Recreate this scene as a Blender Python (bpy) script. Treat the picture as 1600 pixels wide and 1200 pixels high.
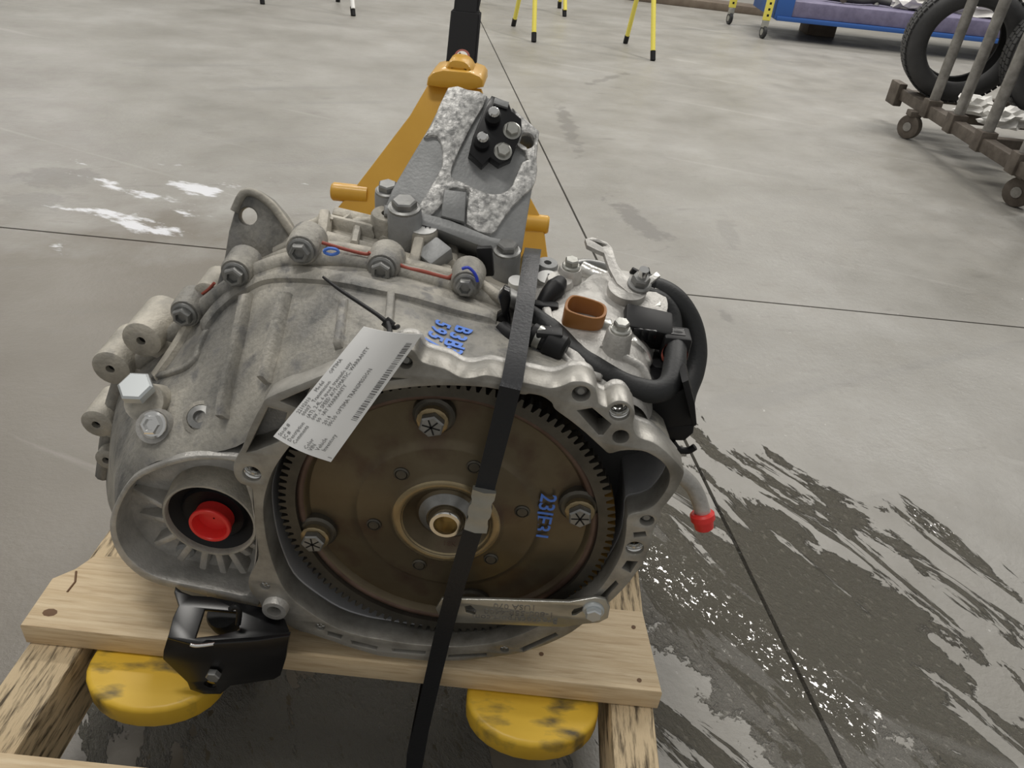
import bpy, bmesh, math, random
from mathutils import Vector, Matrix
random.seed(7)
S = bpy.context.scene
C = S.collection
for o in list(bpy.data.objects): bpy.data.objects.remove(o)

# ------------------------------------------------------------------ camera
H = 0.94; F = 1200.0; ROLL = math.atan(0.105); PITCH = math.radians(33.23)
CAM = Vector((0, 0, H))
cd = bpy.data.cameras.new('camera'); cam = bpy.data.objects.new('camera', cd); C.objects.link(cam)
cd.sensor_fit = 'HORIZONTAL'; cd.sensor_width = 36; cd.lens = 36 * F / 1600
cd.clip_start = 0.02; cd.clip_end = 100
cam.matrix_world = Matrix.Translation(CAM) @ Matrix.Rotation(math.pi/2 - PITCH, 4, 'X') @ Matrix.Rotation(ROLL, 4, 'Z')
S.camera = cam
# ------------------------------------------------------------------ light
W = bpy.data.worlds.new('world'); S.world = W; W.use_nodes = True
W.node_tree.nodes['Background'].inputs[0].default_value = (1.0, 0.985, 0.95, 1)
W.node_tree.nodes['Background'].inputs[1].default_value = 0.42
def ceiling_lamp(x, y, z, sx, sy, p, rz=0):
    l = bpy.data.lights.new('ceiling_lamp', 'AREA'); l.shape = 'RECTANGLE'; l.size = sx; l.size_y = sy
    l.energy = p; l.color = (1.0, 0.965, 0.91)
    o = bpy.data.objects.new('ceiling_lamp', l); o.location = (x, y, z); o.rotation_euler = (0, 0, rz); C.objects.link(o)
for lx, ly in ((-1.9, 3.6), (0.4, 7.4), (5.2, 6.6), (-5.2, 6.6), (3.0, 10.2), (-2.2, 10.2), (-7.2, 11.5)):
    ceiling_lamp(lx, ly, 4.6, 1.25, 0.35, 92)
ceiling_lamp(2.35, 4.75, 4.6, 2.5, .35, 150, -.785)
ceiling_lamp(-.9, .5, 4.6, 1.25, .35, 52)
S.view_settings.view_transform = 'Standard'; S.view_settings.look = 'None'
S.view_settings.gamma = 1; S.view_settings.use_curve_mapping = False; S.view_settings.exposure = -0.16

# ------------------------------------------------------------------ pixel helpers (a pixel gives a direction; planes give distance)
def ray(x, y):
    c, s = math.cos(ROLL), math.sin(ROLL)
    dx, dy = x - 800, y - 600
    u = (c*dx + s*dy)/F; v = (-s*dx + c*dy)/F
    cp, sp = math.cos(PITCH), math.sin(PITCH)
    return Vector((u, cp - v*sp, -sp - v*cp))
def P(x, y, Y):
    d = ray(x, y); return CAM + d*(Y/d.y)
def G(x, y, z=0.0):
    d = ray(x, y); return CAM + d*((z - H)/d.z)
def PX(x, y, X):
    d = ray(x, y); return CAM + d*(X/d.x)
class Plane:
    def __init__(s, o, u, n):
        s.o = Vector(o); s.n = Vector(n).normalized(); u = Vector(u)
        s.u = (u - s.n*u.dot(s.n)).normalized(); s.v = s.n.cross(s.u)
        s.m = Matrix((s.u, s.v, s.n)).transposed().to_4x4(); s.m.translation = s.o
    def hit(s, x, y):
        d = ray(x, y); return CAM + d*((s.o - CAM).dot(s.n)/d.dot(s.n))
    def ab(s, x, y):
        q = s.hit(x, y) - s.o; return (q.dot(s.u), q.dot(s.v))
    def at(s, a, b, c=0): return s.o + s.u*a + s.v*b + s.n*c
def YP(Y): return Plane((0, Y, 0), (1, 0, 0), (0, -1, 0))
def ZP(z): return Plane((0, 0, z), (1, 0, 0), (0, 0, 1))
def P3(a, b, c):
    n = (b-a).cross(c-a)
    if n.dot(CAM - a) < 0: n = -n
    return Plane(a, b-a, n)

# ------------------------------------------------------------------ materials
def mat(name, col, rough=.5, metal=0., noise=None, bump=0., bscale=200., col2=None, nscale=8., streak=None, spec=.5, lo=.35, hi=.65, col3=None, n3=40., coat=0):
    m = bpy.data.materials.new(name); m.use_nodes = True
    nt = m.node_tree; N = nt.nodes; L = nt.links; b = N['Principled BSDF']
    b.inputs['Base Color'].default_value = (*col, 1); b.inputs['Roughness'].default_value = rough
    b.inputs['Metallic'].default_value = metal; b.inputs['Specular IOR Level'].default_value = spec
    if coat: b.inputs['Coat Weight'].default_value = coat
    tc = N.new('ShaderNodeTexCoord'); mp = N.new('ShaderNodeMapping')
    L.new(tc.outputs['Object'], mp.inputs[0])
    if streak: mp.inputs['Scale'].default_value = streak
    if col2:
        n = N.new('ShaderNodeTexNoise'); n.inputs['Scale'].default_value = nscale; n.inputs['Detail'].default_value = 9; n.inputs['Roughness'].default_value = .62
        L.new(mp.outputs[0], n.inputs[0])
        r = N.new('ShaderNodeValToRGB'); r.color_ramp.elements[0].position = lo; r.color_ramp.elements[1].position = hi
        r.color_ramp.elements[0].color = (*col, 1); r.color_ramp.elements[1].color = (*col2, 1)
        L.new(n.outputs[0], r.inputs[0]); out = r.outputs[0]
        if col3:
            n2 = N.new('ShaderNodeTexNoise'); n2.inputs['Scale'].default_value = n3; n2.inputs['Detail'].default_value = 6
            L.new(mp.outputs[0], n2.inputs[0])
            r2 = N.new('ShaderNodeValToRGB'); r2.color_ramp.elements[0].position = .52; r2.color_ramp.elements[1].position = .68
            r2.color_ramp.elements[0].color = (0, 0, 0, 1); r2.color_ramp.elements[1].color = (1, 1, 1, 1)
            L.new(n2.outputs[0], r2.inputs[0])
            mx = N.new('ShaderNodeMix'); mx.data_type = 'RGBA'; L.new(r2.outputs[0], mx.inputs[0]); L.new(out, mx.inputs[6]); mx.inputs[7].default_value = (*col3, 1)
            out = mx.outputs[2]
        L.new(out, b.inputs['Base Color'])
    if bump:
        n = N.new('ShaderNodeTexNoise'); n.inputs['Scale'].default_value = bscale; n.inputs['Detail'].default_value = 4
        L.new(mp.outputs[0], n.inputs[0])
        bp = N.new('ShaderNodeBump'); bp.inputs['Strength'].default_value = bump; bp.inputs['Distance'].default_value = .002
        L.new(n.outputs[0], bp.inputs['Height']); L.new(bp.outputs[0], b.inputs['Normal'])
    return m
M = {}
M['cast'] = mat('dirty_cast_aluminium', (.13,.13,.125), .62, .25, col2=(.47,.445,.39), nscale=15, col3=(.22,.215,.205), n3=60, bump=.6, bscale=260, streak=(1,1,.6), lo=.36, hi=.64)
M['casttan'] = mat('weathered_cast_aluminium', (.22,.21,.185), .62, .2, col2=(.53,.495,.425), nscale=16, col3=(.36,.34,.30), n3=60, bump=.5, bscale=240, lo=.3, hi=.6)
M['castlight'] = mat('clean_cast_aluminium', (.36,.35,.33), .48, .45, col2=(.58,.565,.535), nscale=30, bump=.35, bscale=300)
M['castgrey'] = mat('grey_cast_aluminium', (.25,.255,.255), .55, .3, col2=(.36,.365,.365), nscale=20, bump=.25, bscale=300)
M['castrough'] = mat('rough_sandcast_aluminium', (.28,.28,.275), .5, .35, col2=(.88,.87,.84), nscale=150, bump=1., bscale=130, lo=.36, hi=.66)
M['machined'] = mat('machined_aluminium_face', (.19,.18,.157), .42, .5, col2=(.47,.455,.42), nscale=14, bump=.12, bscale=400)
M['bright'] = mat('bright_aluminium', (.62,.61,.58), .3, .7, col2=(.78,.77,.74), nscale=40, bump=.5, bscale=120)
M['inner'] = mat('bell_inner_wall', (.34,.345,.36), .5, .4, col2=(.45,.45,.46), nscale=18)
M['shadecast'] = mat('shaded_cast_recess', (.085,.085,.085), .6, .3, col2=(.12,.12,.12), nscale=20)  # casting colour darkened to stand for the shade inside the bell
M['steel'] = mat('dull_steel', (.22,.22,.215), .42, .7, col2=(.33,.33,.32), nscale=60)
M['zinc'] = mat('zinc_plated_steel', (.40,.40,.37), .33, .85, col2=(.50,.50,.47), nscale=25, bump=.1)
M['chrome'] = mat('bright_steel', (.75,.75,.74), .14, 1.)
M['bluezinc'] = mat('blue_zinc_bolt', (.56,.59,.60), .35, .6)
M['conv'] = mat('oily_converter_shell', (.105,.078,.045), .36, .55, col2=(.165,.135,.085), nscale=9, col3=(.085,.05,.035), n3=16, lo=.3, hi=.7)
M['convrust'] = mat('rusty_converter_rim', (.10,.06,.045), .45, .4, col2=(.17,.115,.09), nscale=22)
M['brass'] = mat('oil_stained_hub', (.27,.205,.115), .27, .75, col2=(.38,.31,.19), nscale=20)
M['gear'] = mat('dark_ring_gear_steel', (.075,.07,.06), .42, .7, col2=(.125,.115,.095), nscale=25)
M['geargold'] = mat('greased_gear_teeth', (.40,.24,.06), .35, .6)
M['black'] = mat('black_plastic', (.009,.009,.010), .5, 0, spec=.3)
M['blackpaint'] = mat('glossy_black_paint', (.006,.006,.007), .26, 0, spec=.4)
M['matteblack'] = mat('matte_black_paint', (.012,.012,.013), .75, 0, spec=.2)
M['rubber'] = mat('black_rubber_hose', (.016,.017,.018), .55, 0, bump=.2, bscale=300)
M['strap'] = mat('black_steel_strap', (.016,.017,.02), .36, .3, bump=.15, bscale=300)
M['red'] = mat('red_plastic_plug', (.78,.035,.03), .38, 0)
M['brown'] = mat('tan_brown_plastic', (.32,.135,.035), .45, 0)
M['sealant'] = mat('red_sealant', (.33,.07,.045), .5)
M['bluepaint'] = mat('blue_paint_marker', (.09,.22,.70), .5)
M['bluemark'] = mat('dark_blue_marker', (.03,.06,.55), .5)
M['orange'] = mat('faded_orange_mark', (.62,.37,.22), .6)
M['yellow'] = mat('pallet_jack_yellow_paint', (.60,.32,.03), .42, 0, col2=(.68,.38,.045), nscale=6, coat=.2)
M['yellow2'] = mat('chipped_yellow_paint', (.74,.46,.035), .42, 0, col2=(.80,.52,.05), nscale=8, col3=(.10,.08,.04), n3=16, streak=(1,2.5,1))
M['legyellow'] = mat('bright_yellow_paint', (.80,.70,.12), .4)
M['wood'] = mat('fresh_pine', (.60,.455,.275), .65, 0, col2=(.74,.60,.40), nscale=9, streak=(1.2,16,16), bump=.25, bscale=60, col3=(.54,.40,.24), n3=14)
M['oldwood'] = mat('stained_rough_pine', (.10,.075,.045), .75, 0, col2=(.66,.52,.33), nscale=12, streak=(14,1.6,10), bump=.6, bscale=70, lo=.36, hi=.52)
M['knot'] = mat('brown_knot', (.16,.085,.04), .7)
M['paper'] = mat('white_card', (.93,.93,.92), .6)
M['ink'] = mat('grey_print', (.22,.22,.22), .7)
M['white'] = mat('white_paint_mark', (.85,.85,.83), .5)
M['tyre'] = mat('tyre_rubber', (.030,.030,.031), .62, 0, col2=(.045,.045,.046), nscale=12, bump=.3, bscale=60)
M['rusty'] = mat('rusty_brown_steel', (.07,.056,.045), .65, .3, col2=(.135,.115,.095), nscale=16)
M['greysteel'] = mat('worn_grey_steel', (.20,.19,.175), .5, .5, col2=(.33,.32,.30), nscale=25)
M['purple'] = mat('faded_purple_paint', (.105,.095,.16), .55, 0, col2=(.165,.15,.235), nscale=12)
M['blue'] = mat('blue_paint', (.02,.085,.30), .5)
M['rag'] = mat('white_rag', (.78,.77,.74), .8)
M['timber'] = mat('dark_brown_timber', (.10,.075,.055), .7, 0, col2=(.15,.12,.09), nscale=8)

# ------------------------------------------------------------------ object helpers
def link(o): C.objects.link(o); return o
def root(name, loc, label, cat, group=None):
    o = bpy.data.objects.new(name, None); o.location = loc; link(o)
    o.empty_display_size = .05; tag(o, label, cat, group); return o
def tag(o, label, cat, group=None, kind=None):
    if label: o['label'] = label
    if cat: o['category'] = cat
    if group: o['group'] = group
    if kind: o['kind'] = kind
    return o
def fin(name, me, m, parent=None, smooth=35, label=None):
    if isinstance(me, bmesh.types.BMesh):
        bm = me; bmesh.ops.recalc_face_normals(bm, faces=bm.faces); me = bpy.data.meshes.new(name); bm.to_mesh(me); bm.free()
    me.name = name
    if smooth:
        for p in me.polygons: p.use_smooth = True
        try: me.set_sharp_from_angle(angle=math.radians(smooth))
        except Exception: pass
    me.materials.clear(); me.materials.append(M[m] if isinstance(m, str) else m)
    o = link(bpy.data.objects.new(name, me))
    if parent:
        o.parent = parent
        if parent.type == 'EMPTY': o.matrix_parent_inverse = parent.matrix_basis.inverted()
    if label: o['label'] = label
    return o
def catmull(pts, n=4, closed=True):
    out = []; k = len(pts); pts = [Vector(p) for p in pts]
    rng = range(k) if closed else range(k-1)
    for i in rng:
        if closed: a, b, c, d = pts[i-1], pts[i], pts[(i+1) % k], pts[(i+2) % k]
        else: a, b, c, d = pts[max(i-1,0)], pts[i], pts[i+1], pts[min(i+2,k-1)]
        for j in range(n):
            t = j/n
            out.append(.5*((2*b) + (c-a)*t + (2*a-5*b+4*c-d)*t*t + (3*b-a-3*c+d)*t**3))
    if not closed: out.append(pts[-1])
    return out
def flat(outer, holes, m4, depth, bevel=0.0, res=1):
    """filled 2D outline with holes, from plane (c=0) back by depth; bevelled edges"""
    cu = bpy.data.curves.new('tmp', 'CURVE'); cu.dimensions = '2D'; cu.fill_mode = 'BOTH'
    cu.extrude = max(depth/2 - bevel, 1e-5); cu.bevel_depth = bevel; cu.bevel_resolution = res; cu.offset = -bevel
    for ring in [outer] + list(holes):
        sp = cu.splines.new('POLY'); sp.points.add(len(ring)-1); sp.use_cyclic_u = True
        for q, p in zip(sp.points, ring): q.co = (p[0], p[1], 0, 1)
    o = bpy.data.objects.new('tmp', cu); link(o)
    dg = bpy.context.evaluated_depsgraph_get()
    me = bpy.data.meshes.new_from_object(o.evaluated_get(dg))
    bpy.data.objects.remove(o); bpy.data.curves.remove(cu)
    me.transform(m4 @ Matrix.Translation((0, 0, -depth/2)))
    bm = bmesh.new(); bm.from_mesh(me); bmesh.ops.remove_doubles(bm, verts=bm.verts, dist=1e-6); bm.to_mesh(me); bm.free()
    return me
def circ(c, rx, ry=None, n=20, a0=0):
    ry = ry or rx
    return [(c[0]+rx*math.cos(a0+2*math.pi*i/n), c[1]+ry*math.sin(a0+2*math.pi*i/n)) for i in range(n)]
def plate(name, px, plane, depth, m, parent, holes=(), circles=(), bevel=.0015, sm=0, raise_=0, label=None, smooth=35):
    out = [plane.ab(*p) for p in px]
    if sm: out = [tuple(v) for v in catmull([(a, b, 0) for a, b in out], sm)]
    hs = []
    for h in holes:
        q = [plane.ab(*p) for p in h]
        if sm: q = [tuple(v) for v in catmull([(a, b, 0) for a, b in q], sm)]
        hs.append(q)
    for (x, y, r) in circles: hs.append(circ(plane.ab(x, y), r))
    m4 = plane.m @ Matrix.Translation((0, 0, raise_))
    return fin(name, flat([p[:2] for p in out], [[p[:2] for p in h] for h in hs], m4, depth, bevel), m, parent, smooth, label)
def frame_of(axis):
    a = Vector(axis).normalized()
    u = Vector((1, 0, 0)) if abs(a.x) < .8 else Vector((0, 0, 1))
    u = (u - a*u.dot(a)).normalized(); return u, a.cross(u), a
def bm_lathe(bm, prof, o, axis, n=24, cap0=True, cap1=True, a0=0, ell=1):
    u, v, a = frame_of(axis); o = Vector(o); rings = []
    for r, t in prof:
        rings.append([bm.verts.new(o + a*t + (u*math.cos(a0+2*math.pi*i/n)*ell + v*math.sin(a0+2*math.pi*i/n))*r) for i in range(n)])
    for k in range(len(rings)-1):
        for i in range(n): bm.faces.new((rings[k][i], rings[k][(i+1) % n], rings[k+1][(i+1) % n], rings[k+1][i]))
    if cap0: bm.faces.new(rings[0])
    if cap1: bm.faces.new(rings[-1])
def lathe(name, prof, o, axis, m, parent, n=24, cap0=True, cap1=True, a0=0, smooth=35, label=None, ell=1):
    bm = bmesh.new(); bm_lathe(bm, prof, o, axis, n, cap0, cap1, a0, ell); return fin(name, bm, m, parent, smooth, label)
def bolt(name, o, axis, r, h, m, parent, washer=True, recess=False, label=None, cross=False):
    bm = bmesh.new()
    if washer: bm_lathe(bm, [(r*1.3, 0), (r*1.3, h*.22), (r*1.1, h*.34)], o, axis, 20)
    a0 = random.random()
    bm_lathe(bm, [(r, h*.2), (r, h*.85), (r*.86, h)] + ([(r*.6, h), (r*.5, h*.6)] if recess else []), o, axis, 6, a0=a0)
    b = fin(name, bm, m, parent, 25, label)
    if cross:
        u, v, a = frame_of(axis); bm = bmesh.new()
        for k in range(3):
            an = k*math.pi/3 + a0 + .5; d = u*math.cos(an) + v*math.sin(an); e = a.cross(d)
            bm_box(bm, Vector(o) + a*(h*1.0), d*r*.7, e*r*.06, a*h*.03)
        fin('grade_mark', bm, 'black', b, 0)
    return b
def bm_box(bm, c, hx, hy, hz):
    c = Vector(c); vs = [bm.verts.new(c + hx*sx + hy*sy + hz*sz) for sx in (-1,1) for sy in (-1,1) for sz in (-1,1)]
    for f in ((0,1,3,2),(4,6,7,5),(0,4,5,1),(2,3,7,6),(0,2,6,4),(1,5,7,3)): bm.faces.new([vs[i] for i in f])
    return vs
def box(name, lo, hi, m, parent=None, bevel=.003, seg=2, rot=None, label=None):
    bm = bmesh.new(); lo, hi = Vector(lo), Vector(hi); c = (lo+hi)/2; d = (hi-lo)/2
    bm_box(bm, (0,0,0) if rot else c, Vector((d.x,0,0)), Vector((0,d.y,0)), Vector((0,0,d.z)))
    if bevel: bmesh.ops.bevel(bm, geom=bm.edges[:], offset=bevel, segments=seg, affect='EDGES', profile=.5)
    if rot: bmesh.ops.transform(bm, matrix=Matrix.Translation(c) @ rot.to_4x4(), verts=bm.verts)
    return fin(name, bm, m, parent, 40, label)
def bm_tube(bm, pts, r, n=12, cap=True):
    pts = [Vector(p) for p in pts]; rs = r if isinstance(r, (list, tuple)) else [r]*len(pts)
    t0 = (pts[1]-pts[0]).normalized(); u, v, _ = frame_of(t0); rings = []
    for i, p in enumerate(pts):
        t = (pts[min(i+1,len(pts)-1)] - pts[max(i-1,0)]).normalized()
        u = (u - t*u.dot(t)).normalized(); v = t.cross(u)
        rings.append([bm.verts.new(p + (u*math.cos(2*math.pi*k/n) + v*math.sin(2*math.pi*k/n))*rs[i]) for k in range(n)])
    for a, b in zip(rings, rings[1:]):
        for k in range(n): bm.faces.new((a[k], a[(k+1)%n], b[(k+1)%n], b[k]))
    if cap: bm.faces.new(rings[0]); bm.faces.new(rings[-1])
def tube(name, pts, r, m, parent, n=12, sm=6, label=None):
    if sm:
        k = len(pts)
        if isinstance(r, (list, tuple)):
            rr = []
            for i in range(k-1): rr += [r[i] + (r[i+1]-r[i])*j/sm for j in range(sm)]
            r = rr + [r[-1]]
        pts = catmull(pts, sm, False)
    bm = bmesh.new(); bm_tube(bm, pts, r, n); return fin(name, bm, m, parent, 50, label)
def loft(name, secs, m, parent, sub=5, cap=True, label=None, ysub=4, close=True):
    rows = [catmull(s, sub, False) for s in secs]
    if ysub > 1:
        cols = [catmull([r[i] for r in rows], ysub, False) for i in range(len(rows[0]))]
        rows = [[c[j] for c in cols] for j in range(len(cols[0]))]
    bm = bmesh.new(); V = [[bm.verts.new(p) for p in r] for r in rows]
    n = len(V[0])
    for a, b in zip(V, V[1:]):
        for i in range(n if close else n-1): bm.faces.new((a[i], a[(i+1)%n], b[(i+1)%n], b[i]))
    if cap and close: bm.faces.new(V[0]); bm.faces.new(V[-1])
    return fin(name, bm, m, parent, 60, label)
def rib(name, a, b, w, d, m, parent, up=Vector((0,-.35,1)), taper=1.0):
    a, b = Vector(a), Vector(b); t = (b-a).normalized(); up = (up - t*up.dot(t)).normalized(); s = t.cross(up)
    bm = bmesh.new(); vs = bm_box(bm, (a+b)/2 - up*d/2, (b-a)/2, s*w/2, up*d/2)
    bmesh.ops.bevel(bm, geom=bm.edges[:], offset=min(w*.3, .003), segments=2, affect='EDGES', profile=.5)
    return fin(name, bm, m, parent, 40)
def text(name, body, o, right, up, size, m, parent, depth=.0002, align='LEFT', bold=0):
    cu = bpy.data.curves.new('t', 'FONT'); cu.body = body; cu.size = size; cu.align_x = align; cu.align_y = 'CENTER'; cu.extrude = depth; cu.offset = bold; cu.resolution_u = 2
    t = link(bpy.data.objects.new('t', cu)); dg = bpy.context.evaluated_depsgraph_get()
    me = bpy.data.meshes.new_from_object(t.evaluated_get(dg)); bpy.data.objects.remove(t); bpy.data.curves.remove(cu)
    r = Vector(right).normalized(); u = Vector(up); u = (u - r*u.dot(r)).normalized(); n = r.cross(u)
    m4 = Matrix((r, u, n)).transposed().to_4x4(); m4.translation = Vector(o); me.transform(m4)
    return fin(name, me, m, parent, 0)

# ================================================================== FLOOR
def floor_material():
    m = bpy.data.materials.new('worn_wet_concrete'); m.use_nodes = True
    nt = m.node_tree; N = nt.nodes; L = nt.links; b = N['Principled BSDF']
    tc = N.new('ShaderNodeTexCoord')
    def noise(scale, detail=8, rough=.6, st=None, rz=0, dist=0):
        n = N.new('ShaderNodeTexNoise'); n.inputs['Scale'].default_value = scale; n.inputs['Detail'].default_value = detail; n.inputs['Roughness'].default_value = rough; n.inputs['Distortion'].default_value = dist
        mp = N.new('ShaderNodeMapping'); L.new(tc.outputs['Object'], mp.inputs[0])
        mp.vector_type = 'TEXTURE'
        if st: mp.inputs['Scale'].default_value = (1/st[0], 1/st[1], 1)
        mp.inputs['Rotation'].default_value = (0, 0, rz)
        L.new(mp.outputs[0], n.inputs[0]); return n.outputs[0]
    def ramp(x, stops):
        r = N.new('ShaderNodeValToRGB'); e = r.color_ramp.elements
        while len(e) < len(stops): e.new(.5)
        for k, (p, c) in zip(e, stops): k.position = p; k.color = (*c, 1) if isinstance(c, tuple) else (c, c, c, 1)
        L.new(x, r.inputs[0]); return r.outputs[0]
    def math_(op, a, b_=None, c=None):
        n = N.new('ShaderNodeMath'); n.operation = op
        for i, v in enumerate((a, b_, c)):
            if v is None: continue
            if isinstance(v, (int, float)): n.inputs[i].default_value = v
            else: L.new(v, n.inputs[i])
        return n.outputs[0]
    def mix(f, a, b_):
        n = N.new('ShaderNodeMix'); n.data_type = 'RGBA'
        for i, v in ((0, f), (6, a), (7, b_)):
            if isinstance(v, tuple): n.inputs[i].default_value = (*v, 1)
            elif isinstance(v, (int, float)): n.inputs[i].default_value = v
            else: L.new(v, n.inputs[i])
        return n.outputs[2]
    def ellipse(cx, cy, rx, ry, rz):
        """1 in the middle, 0 on the edge, negative outside"""
        mp = N.new('ShaderNodeMapping'); mp.vector_type = 'TEXTURE'
        mp.inputs['Location'].default_value = (cx, cy, 0); mp.inputs['Rotation'].default_value = (0, 0, rz); mp.inputs['Scale'].default_value = (rx, ry, 1)
        L.new(tc.outputs['Object'], mp.inputs[0])
        sx = N.new('ShaderNodeSeparateXYZ'); L.new(mp.outputs[0], sx.inputs[0])
        q = math_('ADD', math_('MULTIPLY', sx.outputs[0], sx.outputs[0]), math_('MULTIPLY', sx.outputs[1], sx.outputs[1]))
        return math_('SUBTRACT', 1.0, math_('POWER', q, .5))
    base = ramp(noise(1.6, 10, .62), [(.3, (.19,.18,.157)), (.55, (.275,.265,.242)), (.75, (.345,.338,.318))])
    base = mix(ramp(noise(7, 8, .65), [(.50, 0.), (.72, .55)]), base, (.24,.225,.195))
    base = mix(ramp(noise(30, 6, .7), [(.56, 0.), (.74, .5)]), base, (.19,.178,.155))
    base = mix(ramp(noise(70, 3, .6), [(.70, 0.), (.74, .8)]), base, (.52,.51,.49))
    base = mix(ramp(noise(2.2, 5, .5, (.25, 2.5, 1), .5), [(.60, 0.), (.70, .5)]), base, (.20,.195,.185))
    for (sx_, sy_, ex_, ey_, wd, am) in ((958,312,1052,392,.05,.75),(872,155,905,245,.035,.6),(905,135,985,112,.03,.5),(1120,480,1150,510,.02,.6),(1150,395,1130,330,.03,.3),(40,265,150,290,.1,.5),(10,330,90,300,.08,.4)):
        p0, p1 = G(sx_, sy_), G(ex_, ey_); c_ = (p0+p1)/2; d_ = p1-p0
        base = mix(ramp(math_('ADD', ellipse(c_.x, c_.y, d_.length*.62, wd*1.6, math.atan2(d_.y, d_.x)), math_('MULTIPLY', math_('SUBTRACT', noise(13, 6, .65), .5), 2.6)), [(.25, 0.), (.55, am)]), base, (.13,.122,.11))
    # darker brown tone on the left by the pallet
    brown_left = ramp(math_('ADD', ellipse(-.95, 1.1, 1.1, 1.3, .2), math_('MULTIPLY', math_('SUBTRACT', noise(4, 8, .6), .5), 1.3)), [(-.1, 0.), (.4, .95)])
    base = mix(brown_left, base, (.155,.137,.11))
    # bright reflections on wet floor left of the transmission, painted into the colour
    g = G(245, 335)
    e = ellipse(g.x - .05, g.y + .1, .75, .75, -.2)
    wet_glare = ramp(math_('ADD', math_('MULTIPLY', e, .62), math_('MULTIPLY', math_('SUBTRACT', noise(5.5, 7, .62, (.7, 1.6, 1), -.3), .5), 2.4)), [(.62, 0.), (.76, .85)])
    base = mix(wet_glare, base, (.74,.755,.80))
    # water: right of pallet and underneath
    g1 = G(1190, 960); g2 = G(620, 1150)
    w1 = ellipse(.50, .82, .72, .42, -.92)
    w2 = ellipse(-.13, .62, .42, .62, 0)
    nw = noise(6, 10, .66, (.55, 1.7, 1), -.92, .8)
    w = math_('ADD', math_('MAXIMUM', w1, w2), math_('MULTIPLY', math_('SUBTRACT', nw, .5), 4.2))
    wet = ramp(w, [(.42, 0.), (.48, 1.)])
    damp = ramp(math_('ADD', math_('MAXIMUM', w1, w2), math_('MULTIPLY', math_('SUBTRACT', noise(4, 6, .6), .5), .8)), [(.0, 0.), (.35, .45)])
    base = mix(damp, base, (.20,.19,.165))
    base = mix(wet, base, (.135,.125,.10))
    # dark drips, tyre scuffs and pale scrapes
    base = mix(ramp(noise(14, 7, .62, (.4, 1.4, 1), .25), [(.60, 0.), (.70, .45)]), base, (.15,.14,.125))
    base = mix(ramp(noise(3.2, 4, .5, (.15, 3.0, 1), -.35, .5), [(.66, 0.), (.72, .2)]), base, (.56,.55,.53))
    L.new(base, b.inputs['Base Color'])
    dry = ramp(noise(5, 6), [(.3, .33), (.7, .52)])
    band = ramp(math_('ADD', ellipse(.40, .78, .40, .15, -.86), math_('MULTIPLY', math_('SUBTRACT', noise(16, 6, .7), .5), 2.2)), [(.18, 0.), (.30, 1.)])
    wet = math_('MAXIMUM', wet, band)
    rg = math_('ADD', math_('MULTIPLY', dry, math_('SUBTRACT', 1.0, wet)), math_('MULTIPLY', wet, .05))
    L.new(rg, b.inputs['Roughness'])
    b.inputs['Specular IOR Level'].default_value = .7
    # relief: fine grain, plus beading water inside the wet zone
    bp1 = N.new('ShaderNodeBump'); L.new(math_('MULTIPLY', math_('SUBTRACT', 1.0, wet), .3), bp1.inputs['Strength']); bp1.inputs['Distance'].default_value = .004
    L.new(noise(55, 7, .7), bp1.inputs['Height'])
    bead = math_('MULTIPLY', wet, math_('ADD', 1.0, math_('MULTIPLY', ramp(noise(75, 5, .75, (.7,1.3,1), -.92), [(.40, 0.), (.64, 1.)]), 1.5)))
    bp2 = N.new('ShaderNodeBump'); bp2.inputs['Strength'].default_value = 1.0; bp2.inputs['Distance'].default_value = .0026
    L.new(bead, bp2.inputs['Height']); L.new(bp1.outputs[0], bp2.inputs['Normal'])
    L.new(bp2.outputs[0], b.inputs['Normal'])
    return m
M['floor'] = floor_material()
M['joint'] = mat('dirt_in_floor_joint', (.055,.052,.045), .8)
a1, a2 = G(920, 380), G(1320, 1200); b1, b2 = G(0, 355), G(1600, 512)
d1 = (a1 - a2).normalized(); d2 = (b2 - b1).normalized()
den = d1.x*d2.y - d1.y*d2.x
tt = ((b1-a1).x*d2.y - (b1-a1).y*d2.x)/den
X0 = a1 + d1*tt
fl = fin('floor', bmesh.new(), 'joint')
bm = bmesh.new(); vs = [bm.verts.new(p) for p in ((-14,-3,-.012),(14,-3,-.012),(14,16,-.012),(-14,16,-.012))]; bm.faces.new(vs); bm.to_mesh(fl.data); bm.free()
tag(fl, 'grey worn concrete workshop floor with saw-cut joints and wet patches', 'floor', kind='structure')
for s1, l1 in ((1, 14), (-1, 3.5)):
    for s2 in (1, -1):
        g = .0036
        o_ = X0 + d1*s1*g + d2*s2*g
        q = [o_, o_ + d1*s1*l1, o_ + d1*s1*l1 + d2*s2*12, o_ + d2*s2*12]
        bm = bmesh.new(); top = [bm.verts.new((p.x, p.y, 0)) for p in q]; bot = [bm.verts.new((p.x, p.y, -.03)) for p in q]
        bm.faces.new(top); bm.faces.new(bot)
        for i in range(4): bm.faces.new((top[i], top[(i+1)%4], bot[(i+1)%4], bot[i]))
        fin('floor_slab', bm, 'floor', fl, 0)

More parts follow.
